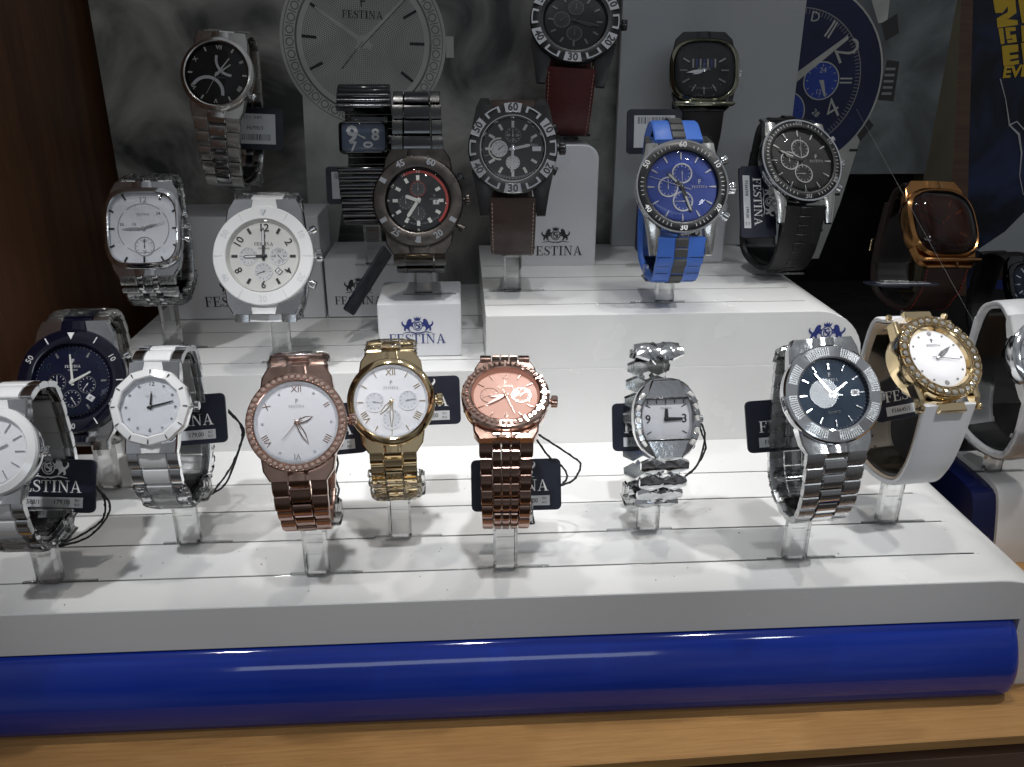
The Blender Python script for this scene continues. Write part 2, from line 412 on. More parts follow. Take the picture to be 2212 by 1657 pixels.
# ---------------------------------------------------------------- watches
LINKS = {}
def link_mesh(w, l, t, m, style='bar'):
    k = (round(w, 3), round(l, 3), round(t, 3), m, style)
    if k in LINKS: return LINKS[k]
    b = MB()
    if style == 'wave':          # pointed plate with a faceted top
        for sx in (-1, 1):
            p = [(0, -l * .30), (w * .25, -l * .58), (w * .5, -l * .30), (w * .5, l * .12), (w * .25, l * .44), (0, l * .12)]
            p = [(x * sx, y) for x, y in p]
            if sx < 0: p = p[::-1]
            b.loft([[(x, y, -t / 2) for x, y in p], [(x, y, t * .2) for x, y in p], [(sx * w * .25 + (x - sx * w * .25) * .25, y * .45, t * .50) for x, y in p]])
    elif style == 'diamond':
        p = [(0, -l / 2), (w / 2, 0), (0, l / 2), (-w / 2, 0)]
        b.loft([[(x, y, -t / 2) for x, y in p], [(x, y, t * .3) for x, y in p], [(x * .2, y * .2, t * .6) for x, y in p]])
    else:
        c = .035 if style == 'bar' else .06
        h = t / 2
        if style == 'flat': sec = [(-l / 2, -h), (-l / 2, h - c), (-l / 2 + c, h), (l / 2 - c, h), (l / 2, h - c), (l / 2, -h)]
        else: sec = [(-l / 2, -h), (-l / 2, h - c * 1.6), (-l / 2 + c, h - c * .4), (-l * .2, h + .03), (l * .2, h + .03), (l / 2 - c, h - c * .4), (l / 2, h - c * 1.6), (l / 2, -h)]
        e = .02
        b.loft([[(-w / 2, y * .96, z * .92) for y, z in sec], [(-w / 2 + e, y, z) for y, z in sec], [(w / 2 - e, y, z) for y, z in sec], [(w / 2, y * .96, z * .92) for y, z in sec]])
    LINKS[k] = b.mesh('link', m, 30)
    return LINKS[k]

def path_frame(P, d, x=0, lift=0):
    p = P.at(d); t = P.tan(d); Y = Vector((0, -t.x, -t.y)); Z = Vector((0, t.y, -t.x)); X = Vector((1, 0, 0))
    M = Matrix((X, Y, Z)).transposed().to_4x4(); M.translation = Vector((x, p.x, p.y)) + Z * lift
    return M
def sweep(P, d0, d1, wf, t, m, name, parent, n=70, lift=0, noise=0, cx=0, smooth=50, taper_end=False):
    b = MB(); rings = []
    for i in range(n + 1):
        d = d0 + (d1 - d0) * i / n; F = path_frame(P, d, cx, lift); w_ = wf(d) / 2; h = t / 2
        if taper_end and i > n - 5: w_ *= [1, .97, .9, .78, .55][i - (n - 4)] if i - (n - 4) >= 0 else 1
        c = min(.06, h * .7)
        sec = [(-w_, -h + c), (-w_ + c, -h), (w_ - c, -h), (w_, -h + c), (w_, h - c), (w_ - c * 1.5, h), (0, h + .01), (-w_ + c * 1.5, h), (-w_, h - c)]
        rings.append([F @ Vector((x + random.uniform(-noise, noise), random.uniform(-noise, noise), z + random.uniform(-noise, noise) * 1.5)) for x, z in sec])
    b.loft(rings)
    return build(b, name, m, parent, None, smooth)

def hand(style, L, w_, tail=.18):
    if style == 'leaf': return [(-.012, -tail * L), (.012, -tail * L), (w_ * .25, 0), (w_ * .5, L * .35), (w_ * .5, L * .6), (0, L), (-w_ * .5, L * .6), (-w_ * .5, L * .35), (-w_ * .25, 0)]
    if style == 'stick': return [(-w_ / 2, -tail * L), (w_ / 2, -tail * L), (w_ * .3, L), (-w_ * .3, L)]
    if style == 'sword': return [(-w_ * .3, -tail * L), (w_ * .3, -tail * L), (w_ * .3, L * .3), (w_ * .55, L * .45), (w_ * .5, L * .93), (0, L), (-w_ * .5, L * .93), (-w_ * .55, L * .45), (-w_ * .3, L * .3)]
    return [(-w_ / 2, -tail * L), (w_ / 2, -tail * L), (w_ / 2, L * .9), (0, L), (-w_ / 2, L * .9)]

WATCH = {}
def watch(key, px, py, wpx, footY, tier, e=24, psi=0, roll=0, bot=None, T_=4.4, H=None, top=None, R=None, Y=None, backfrac=1.0, stand=True, **k):
    """px,py: case centre in the picture; wpx: its outer width; footY: the slot its stand stands in"""
    se, ce = math.sin(R_(e)), math.cos(R_(e))
    def hv(y, z): return Vector((y * se - z * ce, y * ce + z * se))       # case frame -> (back, up)
    def yz(h, v): return Vector((h * se + v * ce, -h * ce + v * se))
    Rr = R or 1.9
    for it in range(3):
        P0 = hv(-Rr * 1.05, -.38); hb = P0.x + T_ / 2
        Yc = Y if Y is not None else footY - math.cos(R_(psi)) * hb
        c = ony(px, py, Yc)
        if R is None: Rr = wpx / 2 / pxcm(c)
    Rr = R or Rr
    if H is None:
        q = ony(px, bot, Yc + P0.x * .5); H = c.z - q.z
    Pe = hv(Rr * 1.02, -.38); P0 = hv(-Rr * 1.05, -.38)
    tp = top if top is not None else Pe.y + .25
    hB = P0.x + T_
    pts = [P0, Vector((P0.x + .12, P0.y * .55 - H * .45)), Vector((P0.x + .38, -H + 1.1)), Vector((P0.x + .95, -H + .25)), Vector((P0.x + T_ / 2, -H)), Vector((hB - .8, -H + .45)), Vector((hB - .15, -H + 1.7)),
           Vector((hB, -H * .3)), Vector((hB - .35, tp * .55)), Vector((hB - 1.15, tp * .93)), Vector(((Pe.x + hB) / 2 - .5, tp + .03)), Pe]
    P = Path2([yz(*p) for p in pts])
    n = Vector((math.sin(R_(psi)) * ce, -math.cos(R_(psi)) * ce, se)); x0 = Vector((math.cos(R_(psi)), math.sin(R_(psi)), 0))
    y0 = n.cross(x0)
    if roll: q = Matrix.Rotation(R_(roll), 3, n); x0 = q @ x0; y0 = q @ y0
    M = Matrix((x0, y0, n)).transposed().to_4x4(); M.translation = c
    root = empty('wrist_watch', M)
    tag(root, k['label'], 'watch', 'wrist watches on display')
    sinp = Vector((-math.sin(R_(psi)), math.cos(R_(psi)), 0))
    foot = c + sinp * hb; foot.z = tier; bottom = c.z - H
    WATCH[key] = dict(c=c, R=Rr, foot=foot, bottom=bottom, H=H, M=M, P=P, root=root)
    print('watch %-5s R %.2f c (%.1f %.1f %.1f) H %.2f bottom-tier %.2f L %.1f' % (key, Rr, c.x, c.y, c.z, H, bottom - tier, P.L))
    # ---- case
    g = k.get; cm = g('case', 'steel'); bz = g('bezel', cm); R = Rr
    out = g('outline') or circ(64)
    th = g('thick', .85)
    rb = g('rb', .78)         # inner edge of the bezel, share of R
    case = MB(); case.outl(out, [(R * .80, -th), (R * .93, -th + .08), (R * .985, -th * .55), (R * .97, -.22)], True, True)
    build(case, 'case', cm, root)
    b = MB()
    ids = []
    prof = g('bprof') or [(.97, -.22), (1.0, -.17), (1.0, -.05), (.965, .03), (rb + .03, .10), (rb, .07), (rb, -.14)]
    rings = [[(x * R * s_, y * R * s_, z) for x, y in out] for s_, z in prof]
    ii = [b.ring(r) for r in rings]
    for a_, b_ in zip(ii, ii[1:]): b.quad_strip(a_, b_)
    bzo = build(b, 'bezel', bz, root, None, g('bsmooth', 35))
    zd = g('zd', -.13)
    d = MB(); Rd = R * rb - .005
    d.outl(out, [(Rd, zd - .05), (Rd, zd)], True, True)
    dial = build(d, 'dial', g('dial', 'dial_white'), root)
    if g('rehaut'):
        r2 = MB(); a0 = r2.ring([(x * (Rd - .005), y * (Rd - .005), .04) for x, y in out]); a1 = r2.ring([(x * Rd * .93, y * Rd * .93, zd + .006) for x, y in out]); r2.quad_strip(a0, a1)
        build(r2, 'inner_ring', g('rehaut'), root)
    cr = MB(); dm = g('dome', .05)
    cr.outl(out, [(Rd * .999, .035), (Rd * .93, .035 + dm * .5), (Rd * .7, .035 + dm * .85), (Rd * .35, .035 + dm), (Rd * .05, .035 + dm)], False, True)
    build(cr, 'crystal', g('glass', 'crystal_glass'), root, None, 60)
    z = zd + .012
    for f in g('feat', []):
        kind = f[0]
        if kind == 'bars':      # r0 r1 width skip material [taper]
            _, r0, r1, ww, skip, mt = f[:6]; tpw = f[6] if len(f) > 6 else 1
            mb = MB(); L = (r1 - r0) * Rd; mb.prism([(-ww * Rd / 2 * tpw, -L / 2), (ww * Rd / 2 * tpw, -L / 2), (ww * Rd / 2, L / 2), (-ww * Rd / 2, L / 2)], 0, .035, .006)
            me = mb.mesh('hour_marker', mt)
            for h in range(12):
                if h in skip: continue
                rr = (r0 + r1) / 2 * Rd
                if g('square'):
                    ca, sa = abs(math.sin(R_(h * 30))), abs(math.cos(R_(h * 30))); kx, ky = g('square')
                    rr = Rd * ((ca / kx) ** 5 + (sa / ky) ** 5) ** (-.2) - L / 2 - (1 - r1) * Rd
                x, y = clock(h * 30, rr)
                put('hour_marker', me, dial, T(x, y, z) @ RZ(-h * 30))
        elif kind == 'dots':
            _, rr, rad, hrs, mt = f; mb = MB(); mb.outl(circ(12), [(rad * Rd, 0), (rad * Rd, .02), (rad * Rd * .5, .045)]); me = mb.mesh('hour_marker', mt)
            for h in hrs: x, y = clock(h * 30, rr * Rd); put('hour_marker', me, dial, T(x, y, z))
        elif kind == 'num':     # {hour: text} r size material [bold, sx, rotate]
            _, dct, rr, sz, mt = f[:5]; bold = f[5] if len(f) > 5 else .01; sx = f[6] if len(f) > 6 else 1; rot = f[7] if len(f) > 7 else False
            for h, tx in dct.items():
                mb = MB(); x, y = clock(h * 30, rr * Rd); add_text(mb, tx, T(x, y, z + .004) @ (RZ(-h * 30 if not (rot == 2 and 3 < h < 9) else 180 - h * 30) if rot else Matrix()), sz * Rd, sx, bold)
                build(mb, 'numeral', mt, dial, None, 0)
        elif kind == 'ticks':
            _, r0, r1, nn, ww, mt = f; mb = MB()
            for i in range(nn):
                a = 360 / nn * i; F = RZ(-a); L0, L1 = r0 * Rd, r1 * Rd
                i0 = len(mb.v); mb.v += [tuple(F @ Vector(p)) for p in ((-ww * Rd / 2, L0, z), (ww * Rd / 2, L0, z), (ww * Rd / 2, L1, z), (-ww * Rd / 2, L1, z))]; mb.f.append((i0, i0 + 1, i0 + 2, i0 + 3))
            build(mb, 'minute_track', mt, dial, None, 0)
        elif kind == 'arc':
            _, cx, cy, r0, r1, a0, a1, mt = f; mb = MB(); mb.sector(r0 * Rd, r1 * Rd, a0, a1, 0, .012, max(4, int(abs(a1 - a0) / 10)))
            build(mb, 'printed_arc', mt, dial, T(cx * Rd, cy * Rd, z - .004), 0)
        elif kind == 'sub':     # cx cy r disc_mat ring_mat hand_angle tick_mat [thick ring]
            _, cx, cy, rr, md, mr_, ang, mt = f[:8]; tk = f[8] if len(f) > 8 else .06
            mb = MB(); mb.outl(circ(32), [(rr * Rd, 0), (rr * Rd, .008)]); so = build(mb, 'subdial', md, root, T(cx * Rd, cy * Rd, zd + .004 + .002 * len(root.children) / 10))
            mb = MB(); mb.sector(rr * Rd * (1 - tk * 2), rr * Rd, 0, 359.9, 0.009, .028, 32); build(mb, 'subdial_ring', mr_, so)
            mb = MB()
            for i in range(12):
                F = RZ(30 * i); i0 = len(mb.v); r0, r1 = rr * Rd * (.72 - tk), rr * Rd * (.90 - tk * 1.5)
                mb.v += [tuple(F @ Vector(p)) for p in ((-.012, r0, .0125), (.012, r0, .0125), (.012, r1, .0125), (-.012, r1, .0125))]; mb.f.append((i0, i0 + 1, i0 + 2, i0 + 3))
            for tx, a in zip(f[9] if len(f) > 9 else (), (0, 90, 180, 270)):
                if tx: x, y = clock(a, rr * Rd * .55); add_text(mb, tx, T(x, y, .013), rr * Rd * .42)
            build(mb, 'subdial_print', mt, so, None, 0)
            mb = MB(); mb.prism(hand('stick', rr * Rd * .75, .035, .3), .02, .032); mb.outl(circ(10), [(.035, .015), (.035, .04)])
            build(mb, 'subdial_hand', g('subhand', mt), so, RZ(-ang))
        elif kind == 'date':
            _, cx, cy, mt = f[:4]; rot_ = f[4] if len(f) > 4 else 0
            mb = MB(); mb.box((0, 0, .012), (.34, .26, .02), .01); o = build(mb, 'date_frame', mt, root, T(cx * Rd, cy * Rd, z) @ RZ(rot_))
            mb = MB(); mb.box((0, 0, .026), (.26, .19, .006)); build(mb, 'date_disc', 'print_white' if mt != 'print_white' else 'dial_white', o)
            mb = MB(); add_text(mb, '8', T(0, 0, .031), .2); build(mb, 'date_digit', 'print_black', o, None, 0)
        elif kind == 'brand':
            _, cx, cy, hgt, mt = f[:5]; mb = MB(); add_brand(mb, 'FESTINA', T(cx * Rd, cy * Rd, z), hgt * Rd, .12, 0)
            add_text(mb, 'F', T(cx * Rd, cy * Rd + hgt * Rd * 1.9, z), hgt * Rd * 2.2, 1, .02)
            if len(f) > 5: add_text(mb, f[5], T(cx * Rd, cy * Rd - hgt * Rd * 1.4, z), hgt * Rd * .8)
            build(mb, 'brand_print', mt, dial, None, 0)
        elif kind == 'text':
            _, tx, cx, cy, sz, mt = f[:6]; mb = MB(); add_text(mb, tx, T(cx * Rd, cy * Rd, z) @ RZ(f[6] if len(f) > 6 else 0), sz * Rd, 1, f[7] if len(f) > 7 else 0); build(mb, 'dial_print', mt, dial, None, 0)
        elif kind == 'disc':
            _, cx, cy, rr, mt = f; mb = MB(); mb.outl(circ(40), [(rr * Rd, 0), (rr * Rd, .004)]); build(mb, 'dial_centre', mt, dial, T(cx * Rd, cy * Rd, zd + .001))
    hs = g('hands'); 
    if hs:
        st, hm, ha, ma, sa = hs[:5]; hl = hs[5] if len(hs) > 5 else (.50, .72, .85); hw = hs[6] if len(hs) > 6 else .11
        for nm, L, ww, an, zz, tl, s2 in (('hour_hand', hl[0], hw * Rd * 1.1, ha, .045, .18, st), ('minute_hand', hl[1], hw * Rd, ma, .062, .15, st), ('second_hand', hl[2], .028, sa, .080, .28, 'stick')):
            if an is None: continue
            mb = MB(); mb.prism(hand(s2, L * Rd, ww, tl), 0, .012, 0); build(mb, nm, hm if nm != 'second_hand' else (hs[7] if len(hs) > 7 else hm), root, T(0, 0, z + zz * .9 - .01) @ RZ(-an), 0)
            if len(hs) > 8 and nm != 'second_hand':
                mb = MB(); mb.prism([(x * .55, y * .86 + L * Rd * .08) for x, y in hand(s2, L * Rd, ww, -.35)], 0, .003, 0)
                build(mb, nm + '_inlay', hs[8], root, T(0, 0, z + zz * .9 - .01 + .0125) @ RZ(-an), 0)
        mb = MB(); mb.outl(circ(14), [(.055 * Rd, 0), (.055 * Rd, .10), (.03 * Rd, .115)]); build(mb, 'hand_cap', hm, root, T(0, 0, z))
    # ---- bezel dressing
    for f in g('bfeat', []):
        kind = f[0]
        if kind == 'plates':        # {angle: text} plate material, digit material, half-span, r0 r1
            _, dct, mt, md, hs_, r0, r1 = f
            for a, tx in dct.items():
                mb = MB(); mb.sector(r0 * R, r1 * R, a - hs_, a + hs_, .02, .115, 5, .012)
                if tx == '[':
                    mb = MB(); mb.sector(r1 * R - .07, r1 * R, a - hs_ * .9, a + hs_ * .9, .02, .11, 5); mb.sector(r0 * R + .02, r1 * R - .071, a - hs_ * .9, a - hs_ * .62, .02, .11, 1); mb.sector(r0 * R + .02, r1 * R - .071, a + hs_ * .62, a + hs_ * .9, .02, .11, 1)
                o = build(mb, 'bezel_plate', mt, root)
                if tx != '[':
                    mb = MB(); x, y = clock(a, (r0 + r1) / 2 * R); add_text(mb, tx, T(x, y, .118) @ RZ(-a if not 120 < a < 250 else 180 - a), (r1 - r0) * R * 1.12, 1, .03); build(mb, 'bezel_numeral', md, o, None, 0)
        elif kind == 'nums':
            _, dct, rr, sz, md = f[:5]; bold = f[5] if len(f) > 5 else .02; zz = f[6] if len(f) > 6 else .075
            mb = MB()
            for a, tx in dct.items():
                x, y = clock(a, rr * R); add_text(mb, tx, T(x, y, zz) @ RZ(-a if not 120 < a < 250 else 180 - a), sz * R, 1, bold)
            build(mb, 'bezel_numerals', md, bzo, None, 0)
        elif kind == 'bticks':
            _, r0, r1, nn, ww, md, zz = f[:7]; skip = f[7] if len(f) > 7 else ()
            mb = MB()
            for i in range(nn):
                if i in skip: continue
                F = RZ(-360 / nn * i); mb2 = MB(); mb2.box((0, (r0 + r1) / 2 * R, zz), (ww * R, (r1 - r0) * R, .03)); mb.mesh_in(mb2.v, mb2.f, F)
            build(mb, 'bezel_ticks', md, bzo)
        elif kind == 'stones':      # n r size style metal
            _, nn, rr, sz, _s, mt, a0, a1 = f
            mb = MB(); q = sz * R; mb.outl(circ(8), [(q * .5, 0), (q * .5, .03), (q * .24, .085)]); me = mb.mesh('crystal_stone', 'stone_rose', 10)
            sm = MB(); sm.sector(q * .48, q * .60, 0, 359.9, -.01, .06, 10); sme = sm.mesh('stone_setting', mt)
            for i in range(nn):
                a = a0 + (a1 - a0) * (i + .5) / nn; x, y = clock(a, rr * R); o = put('crystal_stone', me, root, T(x, y, g('zstone', .07)) @ RZ(-a)); put('stone_setting', sme, o)
        elif kind == 'cells':       # square framed stones
            _, nn, r0, r1, mt = f
            mb = MB(); wd = 2 * PI * r0 * R / nn; q = (r1 - r0) * R
            for dx, dy, sx, sy in ((0, q / 2 - .02, wd, .045), (0, -q / 2 + .02, wd, .045), (wd / 2 - .02, 0, .045, q), (-wd / 2 + .02, 0, .045, q)): mb.box((dx, dy, .02), (sx, sy, .06), .012)
            me = mb.mesh('stone_setting', mt); ms = MB(); ms.outl(circ(8), [(q * .29, 0), (q * .29, .03), (q * .13, .065)]); mst = ms.mesh('crystal_stone', 'stone_grey', 10)
            for i in range(nn):
                a = 360 / nn * i; x, y = clock(a, (r0 + r1) / 2 * R); o = put('stone_setting', me, root, T(x, y, .07) @ RZ(-a)); put('crystal_stone', mst, o, T(0, 0, .01))
        elif kind == 'flutes':
            _, nn, r0, r1, mt, spans = f; mb = MB()
            for i in range(nn):
                a = 360 / nn * i
                if not any(abs((a - c_ + 180) % 360 - 180) < s_ for c_, s_ in spans): continue
                mb.sector(r0 * R, r1 * R, a - 360 / nn * .28, a + 360 / nn * .28, .03, .105, 1)
            build(mb, 'bezel_fluting', mt, bzo)
        elif kind == 'tri':
            _, rr, sz, md = f[:4]; mb = MB(); mb.prism([(-sz * R / 2, sz * R / 2), (0, -sz * R / 2), (sz * R / 2, sz * R / 2)], 0, .02); a = f[4] if len(f) > 4 else 0
            x, y = clock(a, rr * R); build(mb, 'bezel_marker', md, root, T(x, y, .072) @ RZ(-a))
        elif kind == 'ring':
            _, r0, r1, z0, z1, mt = f; mb = MB(); mb.sector(r0 * R, r1 * R, 0, 359.9, z0, z1, 64, .012); build(mb, 'bezel_insert', mt, root)
        elif kind == 'teeth':
            _, nn, rr, mt = f; mb = MB()
            for i in range(nn):
                a = 360 / nn * (i + .5); mb.sector(rr * R, rr * R + .05, a - 360 / nn * .3, a + 360 / nn * .3, -.18, -.0, 2)
            build(mb, 'bezel_grip', mt, bzo)
    # ---- crown and pushers
    for (a, L, r0, mt, nm) in g('crowns', [(90, .42, .26, cm, 'crown')]):
        mb = MB()
        if nm == 'crown':
            gear = [(r0 * (1 if i % 2 else .9) * math.cos(2 * PI * i / 28), r0 * (1 if i % 2 else .9) * math.sin(2 * PI * i / 28)) for i in range(28)]
            mb.outl(gear, [(.85, L * .3), (1, L * .42), (1, L * .9), (.82, L)])
            mb.outl(circ(12), [(r0 * .5, -.15), (r0 * .5, L * .35)])
        else:
            mb.outl(circ(14), [(r0 * .55, -.15), (r0 * .55, L * .45), (r0, L * .47), (r0, L * .95), (r0 * .85, L)])
        x, y = clock(a, R * g('crk', .97)); build(mb, nm, mt, root, T(x, y, -th * .48) @ RZ(-a) @ RX(-90))
    # ---- lugs
    w0, w1 = g('bw', (.95, .70)); w0 *= 1; w1 *= 1
    W0, W1 = w0 * R * 2 / 2, w1 * R * 2 / 2          # widths in cm: full = share of R
    W0, W1 = w0 * R, w1 * R
    lug = g('lug', 'end'); lm = g('lugmat', cm); bt = g('bt', .26)
    for sy in (-1, 1):
        if lug == 'end':
            for nm, xs0, xs1, lmat in (('lug', g('lugw', 1.45) * R / 2, W0 / 2, lm), ('end_link', W0 * .21, W0 * .2, g('endmat', lm))):
                mb = MB(); ya, yb = sy * R * .60, sy * R * 1.16; zo = 0 if nm == 'lug' else .035; zb = -.33 + bt / 2 - .02
                xs0 *= 1.15 if nm == 'end_link' else 1
                def sl(y, xh, zt, t): return [(-xh, y, zt - t), (xh, y, zt - t), (xh, y, zt - .05), (xh - .06, y, zt), (xh * .4, y, zt + .035), (-xh * .4, y, zt + .035), (-xh + .06, y, zt), (-xh, y, zt - .05)]
                rr_ = [sl(ya, xs0, -.27 + zo, .5), sl(sy * R * .95, xs0 * .72 + xs1 * .28, -.26 + zo, .42), sl(yb, xs1, zb + zo - .02, .28)]
                if sy > 0: rr_ = rr_[::-1]
                mb.loft(rr_); build(mb, nm, lmat, root)
        elif lug == 'horn':
            for sx in (-1, 1):
                mb = MB(); hw = g('hornw', .16) * R; xo = W0 / 2 + hw * .5
                def sl(y, xc, hw_, zt, t): return [(xc - hw_, y, zt - t), (xc + hw_, y, zt - t), (xc + hw_, y, zt - .06), (xc + hw_ * .5, y, zt), (xc - hw_ * .5, y, zt), (xc - hw_, y, zt - .06)]
                rr_ = [sl(sy * R * .45, sx * xo, hw * 1.3, -.16, .5), sl(sy * R * .95, sx * xo, hw * .8, -.18, .45), sl(sy * R * (g('hornl', 1.25) * (1 if sy < 0 else .84)), sx * xo, hw * .45, -.55 if sy < 0 else -.85, .25)]
                if sy > 0: rr_ = rr_[::-1]
                mb.loft(rr_); build(mb, 'lug', lm, root)
    # ---- bracelet or strap
    Lp = P.L; wf = lambda d: W0 + (W1 - W0) * min(1, min(d, Lp - d) / 4.5)
    br = g('band', ('three', 'steel', 'steel'))
    if br[0] in ('three', 'five', 'solid', 'two', 'wave'):
        e_ = empty('bracelet', Matrix()); e_.parent = root
        pitch = g('pitch', .62); n_ = int((Lp - .15) / pitch); t_ = bt
        if br[0] == 'three': cols = [(-.5, -.5 + g('cw', .30), br[1], 0, .96), (-.5 + g('cw', .30) + .015, .5 - g('cw', .30) - .015, br[2], g('stag', .5), .90), (.5 - g('cw', .30), .5, br[1], 0, .96)]
        elif br[0] == 'five': cols = [(-.5, -.27, br[1], 0, .95), (-.255, -.095, br[2], .5, .88), (-.08, .08, br[2], .5, .88), (.095, .255, br[2], .5, .88), (.27, .5, br[1], 0, .95)]
        elif br[0] == 'two': cols = [(-.5, -.2, br[1], 0, .96), (-.185, -.085, br[2], .5, .8), (-.07, .07, br[1], 0, .96), (.085, .185, br[2], .5, .8), (.2, .5, br[1], 0, .96)]
        elif br[0] == 'solid': cols = [(-.5, .5, br[1], 0, .90)]
        else: cols = []
        for i in range(-1, n_):
            for (u0, u1, mt, ph, lf) in cols:
                if i < 0 and not ph: continue
                d_ = pitch * (i + .55 + ph) + .08
                if d_ > Lp - .05: continue
                wd = wf(d_); ww = round((u1 - u0) * wd / .04) * .04 - .012
                ww = max(.06, ww)
                me = link_mesh(ww, pitch * lf, t_ if ph == 0 else t_ * 1.1, mt, g('lstyle', 'bar'))
                put('link', me, e_, path_frame(P, d_, (u0 + u1) / 2 * wd, -.0))
            if br[0] == 'wave' and i >= 0:
                d_ = pitch * (i + .5); wd = wf(d_)
                put('link', link_mesh(round(wd, 2), pitch * .85, .30, br[1], 'wave'), e_, path_frame(P, d_, 0, 0))
                for sx in (-1, 1): put('link', link_mesh(.26, .34, .20, br[2], 'diamond'), e_, path_frame(P, d_ + pitch * .5, sx * wd * .12, .0))
    elif br[0] == 'strap':
        ow = g('swid', wf)
        so = sweep(P, .0, Lp * .80, ow, br[2] if len(br) > 2 else .30, br[1], 'strap', root)
        sweep(P, Lp * (.55 if g('over', 1) else .795), Lp - .02, ow, .2, br[1], 'strap', root, 50, -.24 if g('over', 1) else -.012)
        if g('lining'): sweep(P, .5, Lp - .25, lambda d: ow(d) * .96, .04, g('lining'), 'strap_lining', root, 60, -.18)
        if g('stitch'):
            for sx in (-1, 1):
                mb = MB(); d_ = .35
                while d_ < Lp * .5:
                    F = path_frame(P, d_, sx * (wf(d_) / 2 - .14), .155); bb = MB(); bb.box((0, 0, 0), (.035, .13, .03), .008); mb.mesh_in(bb.v, bb.f, F); d_ += .21
                build(mb, 'stitching', g('stitch'), so)
        if g('centre'):
            e_ = empty('centre_links', Matrix()); e_.parent = root; d_ = .25
            me = link_mesh(.66 * g('ck', 1), .50, .16, g('centre'), 'flat')
            while d_ < Lp - (.2 if not g('over', 1) else Lp * .22): put('link', me, e_, path_frame(P, d_, 0, .135)); d_ += .52
        if g('cuts'):
            mb = MB(); d_ = 1.0
            while d_ < Lp * .6:
                for sx in (-1, 1):
                    F = path_frame(P, d_, sx * wf(d_) * .34, .158); bb = MB(); bb.box((0, 0, 0), (wf(d_) * .28, .03, .012)); mb.mesh_in(bb.v, bb.f, F)
                d_ += .52
            build(mb, 'strap_grooves', 'black_rubber', so)
        if g('buckle'):
            mb = MB(); F = path_frame(P, Lp * .62, 0, .22); W_ = wf(Lp * .6) + .25
            for dx, dy, sx, sy in ((0, .35, W_, .12), (0, -.35, W_, .12), (W_ / 2, 0, .12, .8), (-W_ / 2, 0, .12, .8), (0, 0, .08, .7)):
                bb = MB(); bb.box((dx, dy, 0), (sx, sy, .1), .03); mb.mesh_in(bb.v, bb.f, F)
            build(mb, 'buckle', g('buckle'), root)
    if g('film'):
        for a_, b_, gp in g('film'):
            nf = 36; mb = MB(); rings = []
            for i in range(nf + 1):
                d_ = Lp * (a_ + (b_ - a_) * i / nf); F = path_frame(P, d_, 0, .03); w_ = wf(d_) / 2 + gp; h_ = bt / 2 + .07
                m_ = 14; ring = []
                for q in range(m_):
                    an = 2 * PI * q / m_; cx_, cz_ = math.cos(an), math.sin(an)
                    ring.append(F @ Vector((w_ * math.copysign(abs(cx_) ** .5, cx_) + random.uniform(-.05, .05), random.uniform(-.06, .06), h_ * math.copysign(abs(cz_) ** .6, cz_) + random.uniform(-.035, .045))))
                rings.append(ring)
            mb.loft(rings, False, False); build(mb, 'protective_film', 'film', root, None, 18)
    if stand: make_stand(key, g('slabel'), g('cuffw', .8 * W1), g('side', 1))
    return root

def make_stand(key, label, cw, side=1):
    W_ = WATCH[key]; f = W_['foot']; h = W_['bottom'] - .30 - f.z; R = W_['R']
    root = empty('watch_stand', T(*f)); tag(root, label, 'stand', 'clear acrylic watch stands')
    h = max(.25, h)
    mb = MB(); mb.box((0, 0, h / 2 + .01), (1.0, .55, h), .12); build(mb, 'post', 'acrylic', root)
    mb = MB(); mb.box((.35 * side, 0, .045), (3.0, .16, .085), .02); build(mb, 'foot_plate', 'acrylic', root)
    mb = MB(); mb.box((.25 * side, .15, h + .095), (1.9, 1.1, .17), .06); build(mb, 'top_plate', 'acrylic', root)
    mb = MB(); mb.box((1.05 * side, .3, h + .52), (.24, .5, .68), .08); build(mb, 'side_block', 'acrylic', root)
    # the open cuff inside the band, in the watch's own frame
    P = W_['P']; mb = MB(); rings = []
    for i in range(49):
        d_ = P.L * (.06 + .80 * i / 48); F = path_frame(P, d_, 0, -.30); w_ = cw / 2
        rings.append([F @ Vector(p) for p in ((-w_, 0, -.07), (w_, 0, -.07), (w_, 0, .07), (-w_, 0, .07))])
    mb.loft(rings); Mi = Matrix.Translation(-f) @ W_['M']
    build(mb, 'cuff', 'acrylic_cuff', root, Mi, 50)
    W_['stand'] = root
def onx(px, py, X):
    d = ray(px, py); return CAM + d * ((X - CAM.x) / d.x)
# ---------------------------------------------------------------- setting
ZC, ZB, ZW = 4.47, 7.50, -5.5
YF = 3.6
a0 = 1.54
mb = MB(); mb.box((5, 26.3, -.25), (140, 80, .5), .04)
tag(build(mb, 'counter_top', 'beech_veneer', None, T(2.8, -13.64 - 0.0, ZW) @ RZ(a0) @ T(-5, 40 - 26.3, 0)), kind='structure')
mb = MB(); mb.box((0, 1, -15), (140, 2, 29), .03)
tag(build(mb, 'counter_front', 'walnut_edge', None, T(2.8, -13.62, ZW - .502) @ RZ(a0)), kind='structure')
mb = MB(); mb.box((-24.3, 25, 20), (1, 78, 60))
tag(build(mb, 'side_wall', 'dark_wood'), kind='structure')
mb = MB(); mb.box((30, 36, 20), (110, 1, 60))
tag(build(mb, 'back_wall', 'void_black'), kind='structure')
mb = MB(); mb.box((44, 17, -1.8), (45, 26.5, 7.3), .05)  # added black block: stands for the dark depth at right, hides the lit counter
tag(build(mb, 'added_dark_block', 'void_black'), kind='structure')

